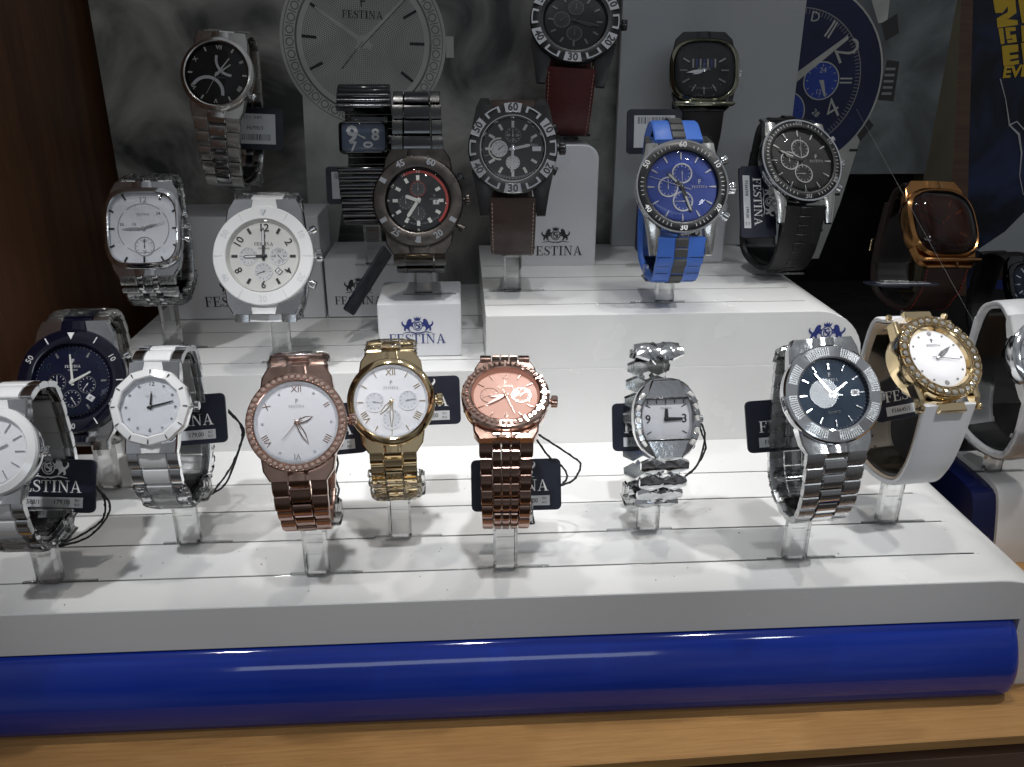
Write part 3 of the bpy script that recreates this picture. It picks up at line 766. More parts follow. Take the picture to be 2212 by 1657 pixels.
def riser(name, x0, xf, xr, z0, z1, y0, y1, slots, sx1, label, cut=None):
    """white step: flat top to xf, then a quarter round down to xr; slots end at sx1"""
    root = empty(name, T(x0, y0, z0)); tag(root, label, 'display step', 'white stepped display risers')
    O = T(-x0, -y0, -z0); r = xr - xf
    def prof(zt, xa=x0): return [(xa, z0), (xr, z0)] + [(xf + r * math.cos(t), z1 - min(r, z1 - z0) * (1 - math.sin(t))) for t in [R_(a) for a in range(0, 91, 9)]] + [(xa, z1)]
    mb = MB(); ys = [y0] + list(slots) + [y1]; gw = .11
    for i in range(len(ys) - 1):
        a = ys[i] + (gw / 2 if i else 0); b = ys[i + 1] - (gw / 2 if i < len(ys) - 2 else 0)
        P = prof(z1)
        if i == 0:
            cx, cz = (x0 + xr) / 2, z1 - 1
            P2 = [(x, z if z < z1 - .3 else z - .05) if True else 0 for x, z in P]
            P2 = [(min(x, xr - .06) if x > cx else x, z) for x, z in P2]
            rings = [[(x, a, z) for x, z in P2], [(x, a + .025, z + (.045 if z > z1 - .3 else 0)) for x, z in P2], [(x, a + .08, z) for x, z in P], [(x, b, z) for x, z in P]]
        else: rings = [[(x, a, z) for x, z in P], [(x, b, z) for x, z in P]]
        mb.loft([[O @ Vector(p) for p in rg] for rg in rings])
    body = build(mb, 'riser_body', 'white_plastic', root, None, 16)
    mb = MB()
    for y in slots:       # floor of each groove, and the solid end beyond it
        for xa, xb, zt in ((x0, sx1, z1 - .32),):
            bb = [(xa, z0 + .02), (xb, z0 + .02), (xb, zt), (xa, zt)]
            mb.loft([[O @ Vector((x, y - gw / 2, z)) for x, z in bb], [O @ Vector((x, y + gw / 2, z)) for x, z in bb]])
        P = [(sx1, z0)] + prof(z1)[1:-1] + [(sx1, z1)]
        mb.loft([[O @ Vector((x, y - gw / 2, z)) for x, z in P], [O @ Vector((x, y + gw / 2, z)) for x, z in P]])
    build(mb, 'slot_floor', 'white_plastic', root)
    for y in slots:
        mb = MB(); mb.box((0, 0, 0), (sx1 - x0 - .3, .06, .30), .01)
        build(mb, 'clear_slot_rail', 'acrylic_cuff', root, O @ T((x0 + sx1) / 2, y, z1 - .15))
    return root, O
SA = (-8.2, -5.55, -2.9, -0.25)
A, OA = riser('display_step', -34, 22.1, 24.9, -1.98, 0, -10.25, YF + .02, SA, 22.3, 'lowest broad white step with slotted top and rounded right end above the blue bar')
mb = MB(); pr = [(24.9, -5.5), (24.9, -1.985), (23.35, -1.985), (23.35, -5.5)]
mb.loft([[OA @ Vector((x, y, z)) for x, z in pr[::-1]] for y in (-10.24, YF)]); build(mb, 'end_panel', 'white_plastic', A)
mb = MB(); mb.box((0, 0, 0), (57, 8, 3.4)); build(mb, 'base_block', 'white_plastic', A, OA @ T(-5.2, -4.5, -3.75))
riser('display_step', -19.6, 18.5, 21.6, 0.004, ZC, YF, 24, (5.3, 8.0, 10.7, 13.4), 18.6, 'middle white step with a plain tall front, reaching left past the small cube')
B_, OB = riser('display_step', 1.15, 18.9, 21.62, ZC + .004, ZB, YF + .004, 20.2, (5.5, 8.2, 11.2, 14.2), 18.95, 'upper white step with rounded right end and a blue crest on its front')
def front_logo(parent, O, px, py, pxw, Y, cpy, cw, m='print_blue', brand='FESTINA', name='brand_logo'):
    c = ony(px, py, Y); k = pxcm(c); mb = MB(); F = O @ T(c.x, Y - .004, c.z) @ RX(90)
    probe = MB(); wd = add_brand(probe, brand, Matrix(), 1.0)
    add_brand(mb, brand, F, (pxw / k) / wd, .10, .001)
    c2 = ony(px, cpy, Y); add_crest(mb, O @ T(c2.x, Y - .004, c2.z) @ RX(90), (cw / k) / 1.75, .001)
    return build(mb, name, m, parent, None, 0)
front_logo(B_, OB, 1785, 755, 148, YF + .004, 722, 78)

# glossy blue bar under the front edge
root = empty('blue_trim_bar', T(-34, -10.9, ZW)); tag(root, 'glossy royal blue rounded bar running along the wooden counter under the white step', 'trim bar')
mb = MB(); O = T(34, 10.9, -ZW)
pf = [(-9.2, -5.49), (-10.9, -5.49), (-11.13, -5.1), (-11.26, -4.5), (-11.25, -3.9), (-11.08, -3.3), (-10.82, -2.75), (-10.55, -2.35), (-10.3, -2.12), (-10.0, -2.0), (-9.2, -2.0)]
Pp = Path2([Vector(p) for p in pf[1:-1]]); pp = [(-9.2, -5.49)] + [tuple(Pp.at(Pp.L * i / 40)) for i in range(41)] + [(-9.2, -2.0)]
pp = pp[::-1]
rings = []
for x, k in ((-34, 1), (22.75, 1), (22.98, .985), (23.12, .955), (23.2, .90)): rings.append([O @ Vector((x, -9.2 + (y + 9.2) * k, -3.75 + (z + 3.75) * min(1, k + .02) if k < 1 else z)) for y, z in pp])
mb.loft(rings); build(mb, 'bar_body', 'blue_gloss', root, None, 50)
mb = MB(); mb.box((0, 0, 0), (57.1, .5, .12)); build(mb, 'painted_shadow_strip', 'void_black', root, O @ T(-5.4, -9.93, -2.045))  # solid black strip painting in the shade between step and bar

# small white cube in front on the middle step
def white_box(name, x0, x1, y0, y1, z0, z1, m, label, logo=None, cat='box', rot=0, b=.07, group='white display boxes', round_top=0):
    cx, cy = (x0 + x1) / 2, (y0 + y1) / 2
    M = T(cx, cy, z0) @ RZ(rot); root = empty(name, M); tag(root, label, cat, group); mb = MB()
    if round_top:
        W = (x1 - x0) / 2; H_ = z1 - z0; r = round_top
        P = [(-W, 0), (W, 0)] + [(W - r + r * math.cos(R_(a)), H_ - r + r * math.sin(R_(a))) for a in range(0, 91, 10)] + [(-W + r - r * math.cos(R_(a)), H_ - r + r * math.sin(R_(a))) for a in range(90, -1, -10)]
        D = (y1 - y0) / 2
        mb.loft([[(x * (1 - q / W), -D + y, z - q if z > 0 else z) for x, z in P] for y, q in ((0, b), (b, 0))] + [[(x, D, z) for x, z in P]])
    else: mb.box((0, 0, (z1 - z0) / 2), (x1 - x0, y1 - y0, z1 - z0), b)
    build(mb, 'box_body', m, root, None, 40)
    if logo: front_logo(root, M.inverted(), *logo)
    return root, M
white_box('display_cube', -4.7, -.15, 5.85, 10.4, ZC + .004, 7.56, 'white_box', 'small white cube with blue crest lettering under the brown-black chronograph', (902, 731, 122, 5.85, 706, 66), 'display cube', group=None)
white_box('display_box', -18.4, -8.75, 13.3, 17.5, ZC + .004, 11.0, 'white_box', 'wide white box with dark lettering behind the white chronograph', (508, 651, 128, 13.3, 622, 62, 'print_black'))
white_box('display_box', -8.6, -1.7, 13.35, 18.2, ZC + .004, 8.3, 'white_box', 'low white box with dark lettering behind the slanted price card', (775, 648, 102, 13.35, 620, 60, 'print_black'))
white_box('display_box', 3.7, 8.45, 14.0, 17.8, ZB + .004, 15.0, 'white_box', 'tall white box with rounded top corners beside the brown leather strap', (1200, 541, 116, 14.0, 511, 60, 'print_black'), round_top=.9)
r_, M_ = white_box('display_box', 12.0, 16.9, 14.4, 18.6, ZB + .004, 11.3, 'white_box', 'white box with navy side panel behind the blue watch', (1480, 541, 108, 14.4, 511, 60, 'print_black'))
mb = MB(); mb.box((-2.48, .1, 1.9), (.06, 4.1, 3.7)); build(mb, 'navy_side', 'blue_box', r_)
mb = MB(); mb.box((0, 0, 8.4), (11.9, .6, 16.8), .03)
tag(build(mb, 'backing_panel', 'grey_box', None, T(16.4, 19.8, ZB + .01)), 'plain tall pale grey panel standing at the back between the two posters', 'panel')

# left poster: stormy print with an oversized ladies watch
def flat(name, m, polys, parent, z=0.0):
    mb = MB(); k = 0
    for p in polys:
        k += 1; i0 = len(mb.v); mb.v += [(x, y, z + .0008 * (k % 7)) for x, y in p]; mb.f.append(tuple(range(i0, i0 + len(p))))
    return build(mb, name, m, parent, None, 0)
def ringp(r0, r1, a0=0, a1=360, n=60, cx=0, cy=0):
    out = []
    for i in range(n):
        t0, t1 = R_(a0 + (a1 - a0) * i / n), R_(a0 + (a1 - a0) * (i + 1) / n)
        out.append([(cx + r0 * math.sin(t0), cy + r0 * math.cos(t0)), (cx + r1 * math.sin(t0), cy + r1 * math.cos(t0)), (cx + r1 * math.sin(t1), cy + r1 * math.cos(t1)), (cx + r0 * math.sin(t1), cy + r0 * math.cos(t1))])
    return out
def rot(p, a, ox=0, oy=0): a = R_(a); return [(x * math.cos(a) + y * math.sin(a) + ox, -x * math.sin(a) + y * math.cos(a) + oy) for x, y in p]
PY = 21.0
pc = ony(785, 90, PY)
PM = T(pc.x, PY, pc.z) @ RX(90)
root = empty('advertising_poster', PM); tag(root, 'dim stormy grey poster with an oversized pale watch and brand lettering', 'poster')
mb = MB(); mb.box((0, 0, -.15), (40, 34, .3)); build(mb, 'poster_sheet', 'storm_print', root, T(3.0, -.5, 0))
Ro = 5.35
for q_ in ([(-4.2, -3.2), (-1.0, -5.0), (-2.8, -14), (-4.6, -14)], [(1, 5), (4, 4), (5, 12), (2, 12)]): flat('printed_bracelet', 'poster_silver', [q_], root, .010)
flat('printed_bezel', 'poster_silver', ringp(0, Ro), root, .020)
flat('printed_bezel_edge', 'poster_silver_dark', ringp(Ro * .955, Ro * .965) + ringp(Ro * .80, Ro * .825), root, .030)
flat('printed_bezel_stones', 'poster_silver_dark', sum([ringp(.20, .27, 0, 360, 10, *clock(a, Ro * .885)) + [rot([(-.03, Ro * .84), (.03, Ro * .84), (.03, Ro * .94), (-.03, Ro * .94)], a + 4.5)] for a in range(0, 360, 9)], []), root, .034)
dots = []
for j in range(4, 34):
    rr = j * .118; n = int(2 * PI * rr / .125)
    for i in range(n):
        x, y = clock(360 * i / n, rr); dots.append([(x - .035, y - .035), (x + .035, y - .035), (x + .035, y + .035), (x - .035, y + .035)])
flat('printed_dial_dots', 'poster_silver_dark', dots, root, .034)
flat('printed_markers', 'print_black', [rot([(-.09, 3.0), (.09, 3.0), (.09, 3.95), (-.09, 3.95)], a) for a in (28, 62, 92, 128, 160, 205, 245, 275, 305)] + ringp(.15, .32, 0, 360, 12, -.15, -3.1) + ringp(.18, .36, 0, 360, 12, -.15, -3.7), root, .040)
flat('printed_hands', 'poster_silver', [rot([(-.16, -.6), (.16, -.6), (.07, 3.6), (-.07, 3.6)], -55), rot([(-.16, -.6), (.16, -.6), (.07, 4.0), (-.07, 4.0)], 47)], root, .050)
flat('printed_hand_shadows', 'print_black', [rot([(.10, -.4), (.15, -.4), (.11, 4.0), (.07, 4.0)], 47), rot([(-.12, -2.2), (-.06, -2.2), (-.02, 0), (-.05, 0)], 40)], root, .055)
mb = MB(); add_brand(mb, 'FESTINA', T(.05, 1.62, .0) @ RZ(-2), .46, .1, .045); add_text(mb, 'F', T(.1, 2.35, .045), .9, 1, .0); build(mb, 'printed_brand', 'print_black', root, None, 0)
flat('printed_crown', 'poster_silver', [[(Ro, -.95), (Ro + .5, -.95), (Ro + .5, .35), (Ro, .35)]], root, .012)

# right poster: oversized blue chronograph
PY2 = 22.0; c2 = ony(1716, 174, PY2); k2 = pxcm(c2); Rb = 190 / k2
PM2 = T(c2.x, PY2, c2.z) @ RX(90)
root = empty('advertising_poster', PM2); tag(root, 'poster with an oversized navy blue chronograph showing the figures 2 and 4', 'poster')
mb = MB(); zb_ = -1185 * Rb / 604 + 555 * Rb / 604; mb.box((0, 0, -.15), (17.6, 18.5 - zb_, .3)); build(mb, 'poster_sheet', 'storm_print_blue', root, T(1.75, (18.5 + zb_) / 2, 0))
q = Rb / 604.0
def rp(x, y): return ((x - 551) * q, -(y - 555) * q)       # enlarged view -> poster plane
for q_ in ([rp(1000, 900), rp(1080, 930), rp(1000, 1400), rp(900, 1800), rp(700, 1800), rp(800, 1000)], [rp(980, -10), rp(1130, -30), rp(1140, 180), rp(1080, 190)]): flat('printed_bracelet', 'poster_silver', [q_], root, .008)
flat('printed_bracelet_joints', 'print_black', [[rp(x, y), rp(x + 60, y), rp(x + 60, y + 18), rp(x, y + 18)] for x, y in ((890, 1235), (930, 1320), (860, 1420), (900, 1500), (840, 1580), (800, 1480), (1010, 1010))], root, .014)
flat('printed_case', 'poster_silver', ringp(Rb * .97, Rb * 1.02), root, .016)
flat('printed_bezel', 'poster_navy', ringp(0, Rb), root, .020)
flat('printed_dial_rim', 'print_grey', ringp(Rb * .755, Rb * .765) + [rot([(-.02, Rb * .70), (.02, Rb * .70), (.02, Rb * .752), (-.02, Rb * .752)], a) for a in range(0, 180, 3)], root, .030)
flat('printed_crown', 'dial_grey', [[rp(1180, 420), rp(1270, 430), rp(1275, 690), rp(1160, 680)], [rp(1100, 190), rp(1200, 130), rp(1235, 250), rp(1150, 300)], [rp(1100, 790), rp(1160, 850), rp(1080, 960), rp(1040, 900)]], root, .012)
flat('printed_crown_ridges', 'print_grey', [[rp(1180, y), rp(1250, y), rp(1250, y + 16), rp(1180, y + 16)] for y in (470, 510, 550, 590, 630)], root, .018)
flat('printed_hand', 'poster_silver', [[rp(551, 575), rp(560, 500), rp(880, 265), rp(888, 290)]], root, .050)
flat('printed_markers', 'poster_silver', [[rp(870, 535), rp(955, 535), rp(955, 545), rp(870, 545)], [rp(870, 562), rp(955, 562), rp(955, 572), rp(870, 572)], [rp(715, 270), rp(775, 172), rp(785, 178), rp(727, 276)], [rp(738, 280), rp(792, 183), rp(802, 188), rp(750, 286)]], root, .034)
s0 = rp(738, 555); s1 = rp(510, 760)
flat('printed_subdials', 'dial_blue', ringp(0, 120 * q, 0, 360, 40, *s0) + ringp(0, 140 * q, 0, 360, 40, *s1), root, .034)
flat('printed_subdial_rings', 'poster_silver', ringp(118 * q, 126 * q, 0, 360, 40, *s0) + ringp(132 * q, 140 * q, 0, 360, 40, *s1) + [rot([(-.02, 92 * q), (.02, 92 * q), (.02, 108 * q), (-.02, 108 * q)], a, *s0) for a in range(0, 360, 30)], root, .042)
flat('printed_subdial_hand', 'poster_silver', [[rp(722, 550), rp(755, 550), rp(784, 658), rp(770, 655)]], root, .056)
mb = MB()
for tx, x, y, sz, rt in (('2', 885, 365, 250, -60), ('4', 845, 745, 200, 32), ('24', 742, 488, 48, 0), ('12', 728, 628, 44, 0), ('D', 640, 155, 90, -5), ('28', 728, 768, 55, -40)):
    add_text(mb, tx, T(*rp(x, y), .045) @ RZ(rt), sz * q, 1, -.012 if sz > 150 else 0)
build(mb, 'printed_figures', 'poster_silver', root, None, 0)

# wooden divider and the lightning poster at the far right
def prism_px(name, m, pts, Y, depth, parent=None):
    vs = [ony(x, y, Y) for x, y in pts]; vb = [v + Vector((0, depth, 0)) for v in vs]; o = vs[0]
    mb = MB(); mb.loft([[v - o for v in vs], [v - o for v in vb]]); return build(mb, name, m, parent, T(*o) if parent is None else T(*o))
root = empty('divider_post', Matrix()); tag(root, 'narrow olive and brown upright board dividing the two posters at right', 'divider')
prism_px('pale_face', 'divider_board', [(2043, -30), (2078, -30), (2060, 330), (2040, 700), (1965, 700), (2000, 330)], 25.0, 1.5, root)
prism_px('brown_face', 'walnut_edge', [(2078, -30), (2103, -30), (2093, 330), (2086, 700), (2038, 700), (2060, 330)], 25.2, 1.5, root)
lc = ony(2150, 200, 27.0); LM = T(*lc) @ RX(90)
root = empty('event_poster', LM); tag(root, 'dark blue lightning poster with yellow block lettering at the right edge', 'poster')
mb = MB(); mb.box((6, -2, -.15), (22, 34, .3)); build(mb, 'poster_sheet', 'lightning_print', root)
def lp(px, py): v = ony(px, py, 27.0) - lc; return (v.x, v.z)
def l5(x, y): return lp((2250 + x / 4.734) / 1.15326, y / 4.734 / 1.15326)
yel = []
def blk(*p): yel.append([l5(*a) for a in p])
blk((1050, -60), (1320, -60), (1325, 60), (1232, 70)); blk((1050, -60), (1232, 70), (1170, 150), (1085, 150)); blk((1232, 70), (1325, 60), (1335, 150), (1230, 225)); blk((1100, 215), (1232, 140), (1340, 140), (1200, 235)); blk((1100, 215), (1345, 235), (1352, 290), (1110, 325))
blk((1345, -60), (1560, -60), (1560, 270), (1400, 270)); blk((1388, 300), (1600, 290), (1600, 480), (1400, 490)); blk((1388, 505), (1600, 500), (1600, 760), (1420, 765))
blk((1120, 335), (1175, 325), (1195, 510), (1150, 522))
blk((1198, 325), (1320, 315), (1325, 360), (1205, 372)); blk((1205, 372), (1255, 370), (1262, 425), (1212, 430)); blk((1212, 425), (1325, 400), (1330, 440), (1215, 462)); blk((1285, 435), (1330, 435), (1332, 480), (1288, 485)); blk((1222, 470), (1335, 462), (1338, 492), (1228, 508))
blk((1158, 540), (1240, 530), (1265, 765), (1180, 775)); blk((1235, 530), (1350, 520), (1355, 605), (1240, 622)); blk((1245, 650), (1352, 640), (1355, 680), (1250, 700)); blk((1255, 725), (1360, 705), (1362, 750), (1262, 768))
mb = MB()
for i, p in enumerate(yel):
    i0 = len(mb.v); mb.v += [(x, y, .02 + .0015 * i) for x, y in p]; mb.f.append(tuple(range(i0, i0 + 4)))
c_ = l5(1330, 840); add_text(mb, 'EVER', T(c_[0] + .35, c_[1], .05) @ RZ(4), 1.15, 1.1, .035)
build(mb, 'block_lettering', 'paper_yellow', root, None, 0)
mb = MB(); mb.tube([Vector((*lp(x, y), .03)) for x, y in ((2160, 170), (2172, 215), (2180, 270), (2200, 290), (2206, 330), (2202, 380), (2210, 420))], [.05, .03, .06, .10, .07, .04, .03], 5); mb.tube([Vector((*lp(x, y), .03)) for x, y in ((2180, 270), (2196, 262), (2230, 300))], .05, 5)
build(mb, 'printed_lightning', 'print_white', root, None, 0)
flat('printed_sleeve', 'grey_box', [[lp(2110, 540), lp(2170, 500), (lp(2230, 440)), lp(2240, 545), lp(2160, 560)]], root, .02)
flat('printed_arm', 'brown_leather', [[lp(2095, 570), lp(2160, 553), lp(2215, 560), lp(2215, 610), lp(2130, 600)]], root, .03)
flat('printed_cloth', 'print_blue', [[lp(2090, 610), lp(2180, 600), lp(2240, 640), lp(2240, 760), lp(2090, 760)]], root, .012)

# neighbouring display unit at the right edge
XR = 28.4
prf = [onx(*p, XR) for p in ((2080, 985), (2108, 1006), (2144, 1037), (2157, 1071), (2152, 1162))]
zt = prf[0].z
P = Path2([Vector((14.0, zt)), Vector((prf[0].y + 1.5, zt)), Vector((prf[1].y, zt)), Vector((prf[2].y - .1, zt - .12)), Vector((prf[3].y, prf[3].z)), Vector((prf[4].y, prf[4].z)), Vector((prf[4].y - .1, ZW + .01))])
side = [P.at(P.L * i / 50) for i in range(51)]
root = empty('display_unit', T(XR, 2, ZW)); tag(root, 'neighbouring white display block with rounded front at the right edge', 'display unit')
O = T(-XR, -2, -ZW)
mb = MB(); mb.loft([[O @ Vector((x, p.x, p.y)) for p in side] + [O @ Vector((x, 14, ZW + .01))] for x in (XR, 52)]); build(mb, 'unit_body', 'white_plastic', root, None, 40)
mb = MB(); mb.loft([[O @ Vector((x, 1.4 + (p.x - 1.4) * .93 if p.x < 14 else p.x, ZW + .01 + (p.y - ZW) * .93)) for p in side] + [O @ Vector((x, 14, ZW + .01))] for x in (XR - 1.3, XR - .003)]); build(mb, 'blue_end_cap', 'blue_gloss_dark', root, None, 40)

# thin straight line at the right, built as a fine grey tube
mb = MB(); a_, b_ = ony(1850, 235, 14), ony(2125, 735, 4); mb.tube([Vector((0, 0, 0)), (b_ - a_) * .5, b_ - a_], .007, 4)
tag(build(mb, 'thin_line', 'print_grey', None, T(*a_)), 'thin straight line slanting down across the amber watch', 'thread')

# a little dust and lint lying on the steps
mb = MB()
for i in range(150):
    x, y = random.uniform(-18, 22), random.uniform(-10, 3.3); q = random.choice((.012, .018, .03)); bb = MB(); bb.box((0, 0, q / 2), (q * random.uniform(1, 3), q, q), q * .3); mb.mesh_in(bb.v, bb.f, T(x, y, .001) @ RZ(random.uniform(0, 180)))
tag(build(mb, 'dust_specks', 'print_grey'), 'tiny dust and lint specks scattered over the lowest white step', 'dust', None, 'stuff')
# ---------------------------------------------------------------- the watches
ROM = {0: 'XII', 2: 'II', 4: 'IIII', 8: 'VIII', 10: 'X'}
S1, S2, S3, S4 = SA
watch('w14', 640, 912, 216, S1, 0, e=30, psi=3, bot=1168, T_=4.3, label='rose gold watch with white roman dial and crystal bezel, left of the yellow gold one',
      case='rose_gold', bezel='rose_gold', rb=.83, bprof=[(.97, -.22), (1.0, -.16), (1.0, -.02), (.97, .03), (.86, .03), (.85, .07), (.83, .06), (.83, -.14)], dial='dial_white', rehaut='dial_silver', zstone=.035,
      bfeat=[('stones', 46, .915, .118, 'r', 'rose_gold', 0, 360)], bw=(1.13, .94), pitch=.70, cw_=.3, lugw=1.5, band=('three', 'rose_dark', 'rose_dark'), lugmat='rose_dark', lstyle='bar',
      feat=[('num', ROM, .82, .22, 'rose_gold', .0, 1.0, True), ('num', {6: 'VI'}, .82, .2, 'print_grey', 0, 1, True), ('dots', .82, .032, (1, 3, 5, 7, 9, 11), 'silver_disc'), ('ticks', .93, .95, 60, .014, 'print_grey'), ('brand', 0, .40, .065, 'print_grey')],
      hands=('leaf', 'rose_dark', 70, 152, 220, (.42, .60, .55), .12, 'rose_gold', 'dial_white'), crowns=[(88, .36, .23, 'rose_gold', 'crown')], film=[(.86, .99, .08), (.30, .42, .05)],
      slabel='clear acrylic stand under the rose gold crystal watch')
watch('w15', 845, 866, 190, S2, 0, e=30, psi=2, bot=1096, T_=4.2, label='yellow gold watch with white dial, roman numerals and three pale subdials',
      case='gold', bezel='gold', rb=.84, rehaut='dial_silver', bw=(1.10, .94), pitch=.62, lugw=1.5, band=('three', 'gold', 'gold'),
      feat=[('num', {0: 'XII', 2: 'II', 4: 'IIII', 8: 'VIII'}, .80, .26, 'gold', .0, .9, True), ('bars', .76, .92, .018, (0, 2, 4, 8), 'gold'), ('sub', -.45, 0, .28, 'dial_silver', 'dial_white', 100, 'print_grey'), ('sub', .45, 0.02, .28, 'dial_silver', 'dial_white', 80, 'print_grey'), ('sub', 0, -.48, .28, 'dial_silver', 'dial_white', 0, 'print_grey'), ('brand', 0, .38, .07, 'print_grey')],
      hands=('leaf', 'gold', 222, 180, None, (.48, .72, .8), .10, 'gold', 'dial_white'), crowns=[(88, .36, .24, 'gold', 'crown')], film=[(.08, .30, .16), (.88, .99, .10)],
      slabel='clear acrylic stand under the yellow gold watch')
watch('w16', 1092, 850, 192, S1, 0, e=64, psi=-2, bot=1152, T_=4.2, label='pink rose watch tipped back with salmon dial and faceted jewelled bezel',
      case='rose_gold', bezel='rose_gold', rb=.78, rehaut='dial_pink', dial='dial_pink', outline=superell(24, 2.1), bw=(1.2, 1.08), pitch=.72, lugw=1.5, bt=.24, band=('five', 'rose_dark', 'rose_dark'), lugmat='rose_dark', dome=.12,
      bfeat=[('stones', 44, .88, .07, 'r', 'rose_gold', 0, 360), ('bticks', .80, .98, 12, .05, 'rose_gold', .09)],
      feat=[('num', {0: '12', 6: '6'}, .74, .22, 'rose_gold', .01), ('bars', .72, .92, .022, (0, 6, 3, 9), 'rose_dark'), ('sub', -.46, 0.02, .28, 'dial_pink', 'rose_gold', 250, 'rose_dark', .03), ('sub', .46, 0.02, .28, 'dial_pink', 'rose_gold', 45, 'rose_dark', .03), ('brand', 0, .36, .08, 'rose_dark')],
      hands=('leaf', 'rose_dark', 262, 237, 160, (.5, .72, .75), .09, 'rose_dark', 'dial_white'), crowns=[(92, .36, .24, 'rose_gold', 'crown')],
      slabel='clear acrylic stand with thick round post under the pink rose watch')
OUT17 = superell(64, 2.3, .97, 1.18)
watch('w17', 1441, 905, 152, S2, 0, e=24, psi=2, bot=1118, T_=4.0, top=2.4, label='silver bangle watch with rectangular white dial between jewelled side arcs',
      case='steel', bezel='steel', rb=.76, outline=OUT17, dial='dial_white', rehaut='dial_silver', bw=(1.42, 1.30), pitch=.86, lug='none', band=('wave', 'steel', 'steel'), square=None,
      bfeat=[('bag17',)], feat=[('text', '3', .70, 0, .46, 'print_black', 0, .01), ('text', '9', -.70, 0, .46, 'print_black', 0, .01), ('brand', 0, .42, .07, 'print_grey')] ,
      hands=('stick', 'print_black', 2, 90, None, (.40, .62, .8), .16), crowns=[(92, .22, .16, 'steel', 'crown')],
      slabel='clear acrylic stand with open side block under the silver bangle watch', side=-1)
W = WATCH['w17']; Rx = W['R']; rt = W['root']
for sgn in (-1, 1):
    for i in range(9):
        a = sgn * (46 + i * 11)
        mb = MB(); mb.box((0, 0, .02), (.24 if i % 2 else .16, .27, .12), .03)
        x, y = clock(a, 1); L = 1 / ((abs(x) / .97) ** 2.3 + (abs(y) / 1.18) ** 2.3) ** (1 / 2.3) * .885 * Rx
        build(mb, 'baguette_stone', 'stone_bright' if i % 2 == 0 else 'steel', rt, T(x * L, y * L, .08) @ RZ(-a * .93 + 90))
for sgn in (-1, 1):
    mb = MB(); Pq = [(-.62 * Rx, sgn * .60 * Rx), (.62 * Rx, sgn * .60 * Rx), (.40 * Rx, sgn * 1.12 * Rx), (-.40 * Rx, sgn * 1.12 * Rx)]
    if sgn < 0: Pq = Pq[::-1]
    mb.prism(Pq, -.3, .10, .05); build(mb, 'end_plate', 'steel', rt)
    mb = MB()
    for t in (-40, -20, 0, 20, 40):
        bb = MB(); bb.box((0, sgn * .50 * Rx, -.11), (.035, .16, .02)); mb.mesh_in(bb.v, bb.f, T(t / 100 * 1.1 * Rx, 0, 0) @ RZ(-t * .25 * sgn))
    for t in (-1, 1):
        for s3 in (-1, 1):
            bb = MB(); bb.box((0, 0, -.11), (.035, .22, .02)); mb.mesh_in(bb.v, bb.f, T(t * .52 * Rx, s3 * .38 * Rx, 0) @ RZ(-t * s3 * 60))
    if sgn > 0: build(mb, 'minute_marks', 'print_black', rt)
watch('w18', 1800, 850, 218, S1, 0, e=32, psi=0, roll=3, bot=1145, T_=4.0, top=1.0, label='steel watch with fluted bezel and blue-black dial showing a bright light reflection',
      case='steel', bezel='steel', rb=.72, dial='dial_steelblue', outline=superell(12, 2.05) if False else circ(72), bfeat=[('flutes', 120, .76, .93, 'steel_brushed', [(30, 13), (75, 17), (120, 13), (165, 17), (210, 13), (255, 17), (300, 13), (345, 17)])],
      bw=(1.24, 1.08), pitch=.68, lugw=1.5, band=('three', 'steel_brushed', 'steel'), dome=.015,
      feat=[('bars', .72, .92, .035, (0,), 'steel'), ('bars', .70, .88, .06, (1, 2, 3, 4, 5, 6, 7, 8, 9, 10, 11), 'steel'), ('date', .66, 0, 'steel'), ('brand', 0, .40, .075, 'print_white'), ('text', 'QUARTZ', 0, -.5, .09, 'print_grey'), ('ticks', .94, .98, 60, .012, 'print_grey')],
      hands=('stick', 'steel', 56, 325, 100, (.55, .74, .3), .07), crowns=[(95, .3, .2, 'steel', 'crown')], film=[(.84, .985, .07), (.40, .50, .05)],
      slabel='clear acrylic stand beneath the fluted steel watch, rightmost in the front row')
watch('w19', 2030, 770, 196, S2, 0, e=46, psi=13, roll=-4, bot=1056, T_=4.6, label='gold watch with square-set stones round the bezel on a white leather strap',
      case='gold', bezel='gold', rb=.74, dial='dial_white', rehaut='gold', thick=1.15, bprof=[(.97, -.40), (1.0, -.34), (1.0, -.02), (.985, .03), (.77, .06), (.74, .02), (.74, -.14)], bfeat=[('cells', 30, .775, .985, 'gold')], bw=(1.32, 1.12), lug='horn', hornw=.09, hornl=1.15, lugmat='gold',
      band=('strap', 'white_leather', .24), lining='cream_lining', over=0, dome=.10,
      feat=[('dots', .82, .035, (1, 2, 3, 4, 5, 7, 8, 9, 10, 11), 'print_grey'), ('dots', .82, .075, (0, 6), 'print_grey'), ('brand', 0, .42, .08, 'print_black')],
      hands=('leaf', 'steel_warm', 53, 57, 97, (.45, .66, .72), .13, 'gunmetal'), crowns=[(92, .3, .2, 'gold', 'crown')], top=.95,
      slabel='clear acrylic stand under the white leather strap watch at the right end')
W = WATCH['w19']; rt = W['root']
for sy in (-1, 1):
    mb = MB(); mb.box((0, sy * 1.13 * W['R'], -.42 if sy < 0 else -.40), (.72 * W['R'], .42, .26), .05); build(mb, 'strap_lug', 'gold', rt)
    for sx in (-1, 1):
        mb = MB(); mb.outl(circ(12), [(.13, 0), (.15, .05), (.15, .12), (.10, .16)]); build(mb, 'strap_screw', 'gold', rt, T(sx * .70 * W['R'], sy * 1.12 * W['R'], -.42) @ RY(90 * sx))
mb = MB()
for i in range(6): F = path_frame(W['P'], W['P'].L * (.40 + .04 * i), 0, -.21); bb = MB(); bb.outl(circ(10), [(.07, 0), (.07, .015)]); mb.mesh_in(bb.v, bb.f, F)
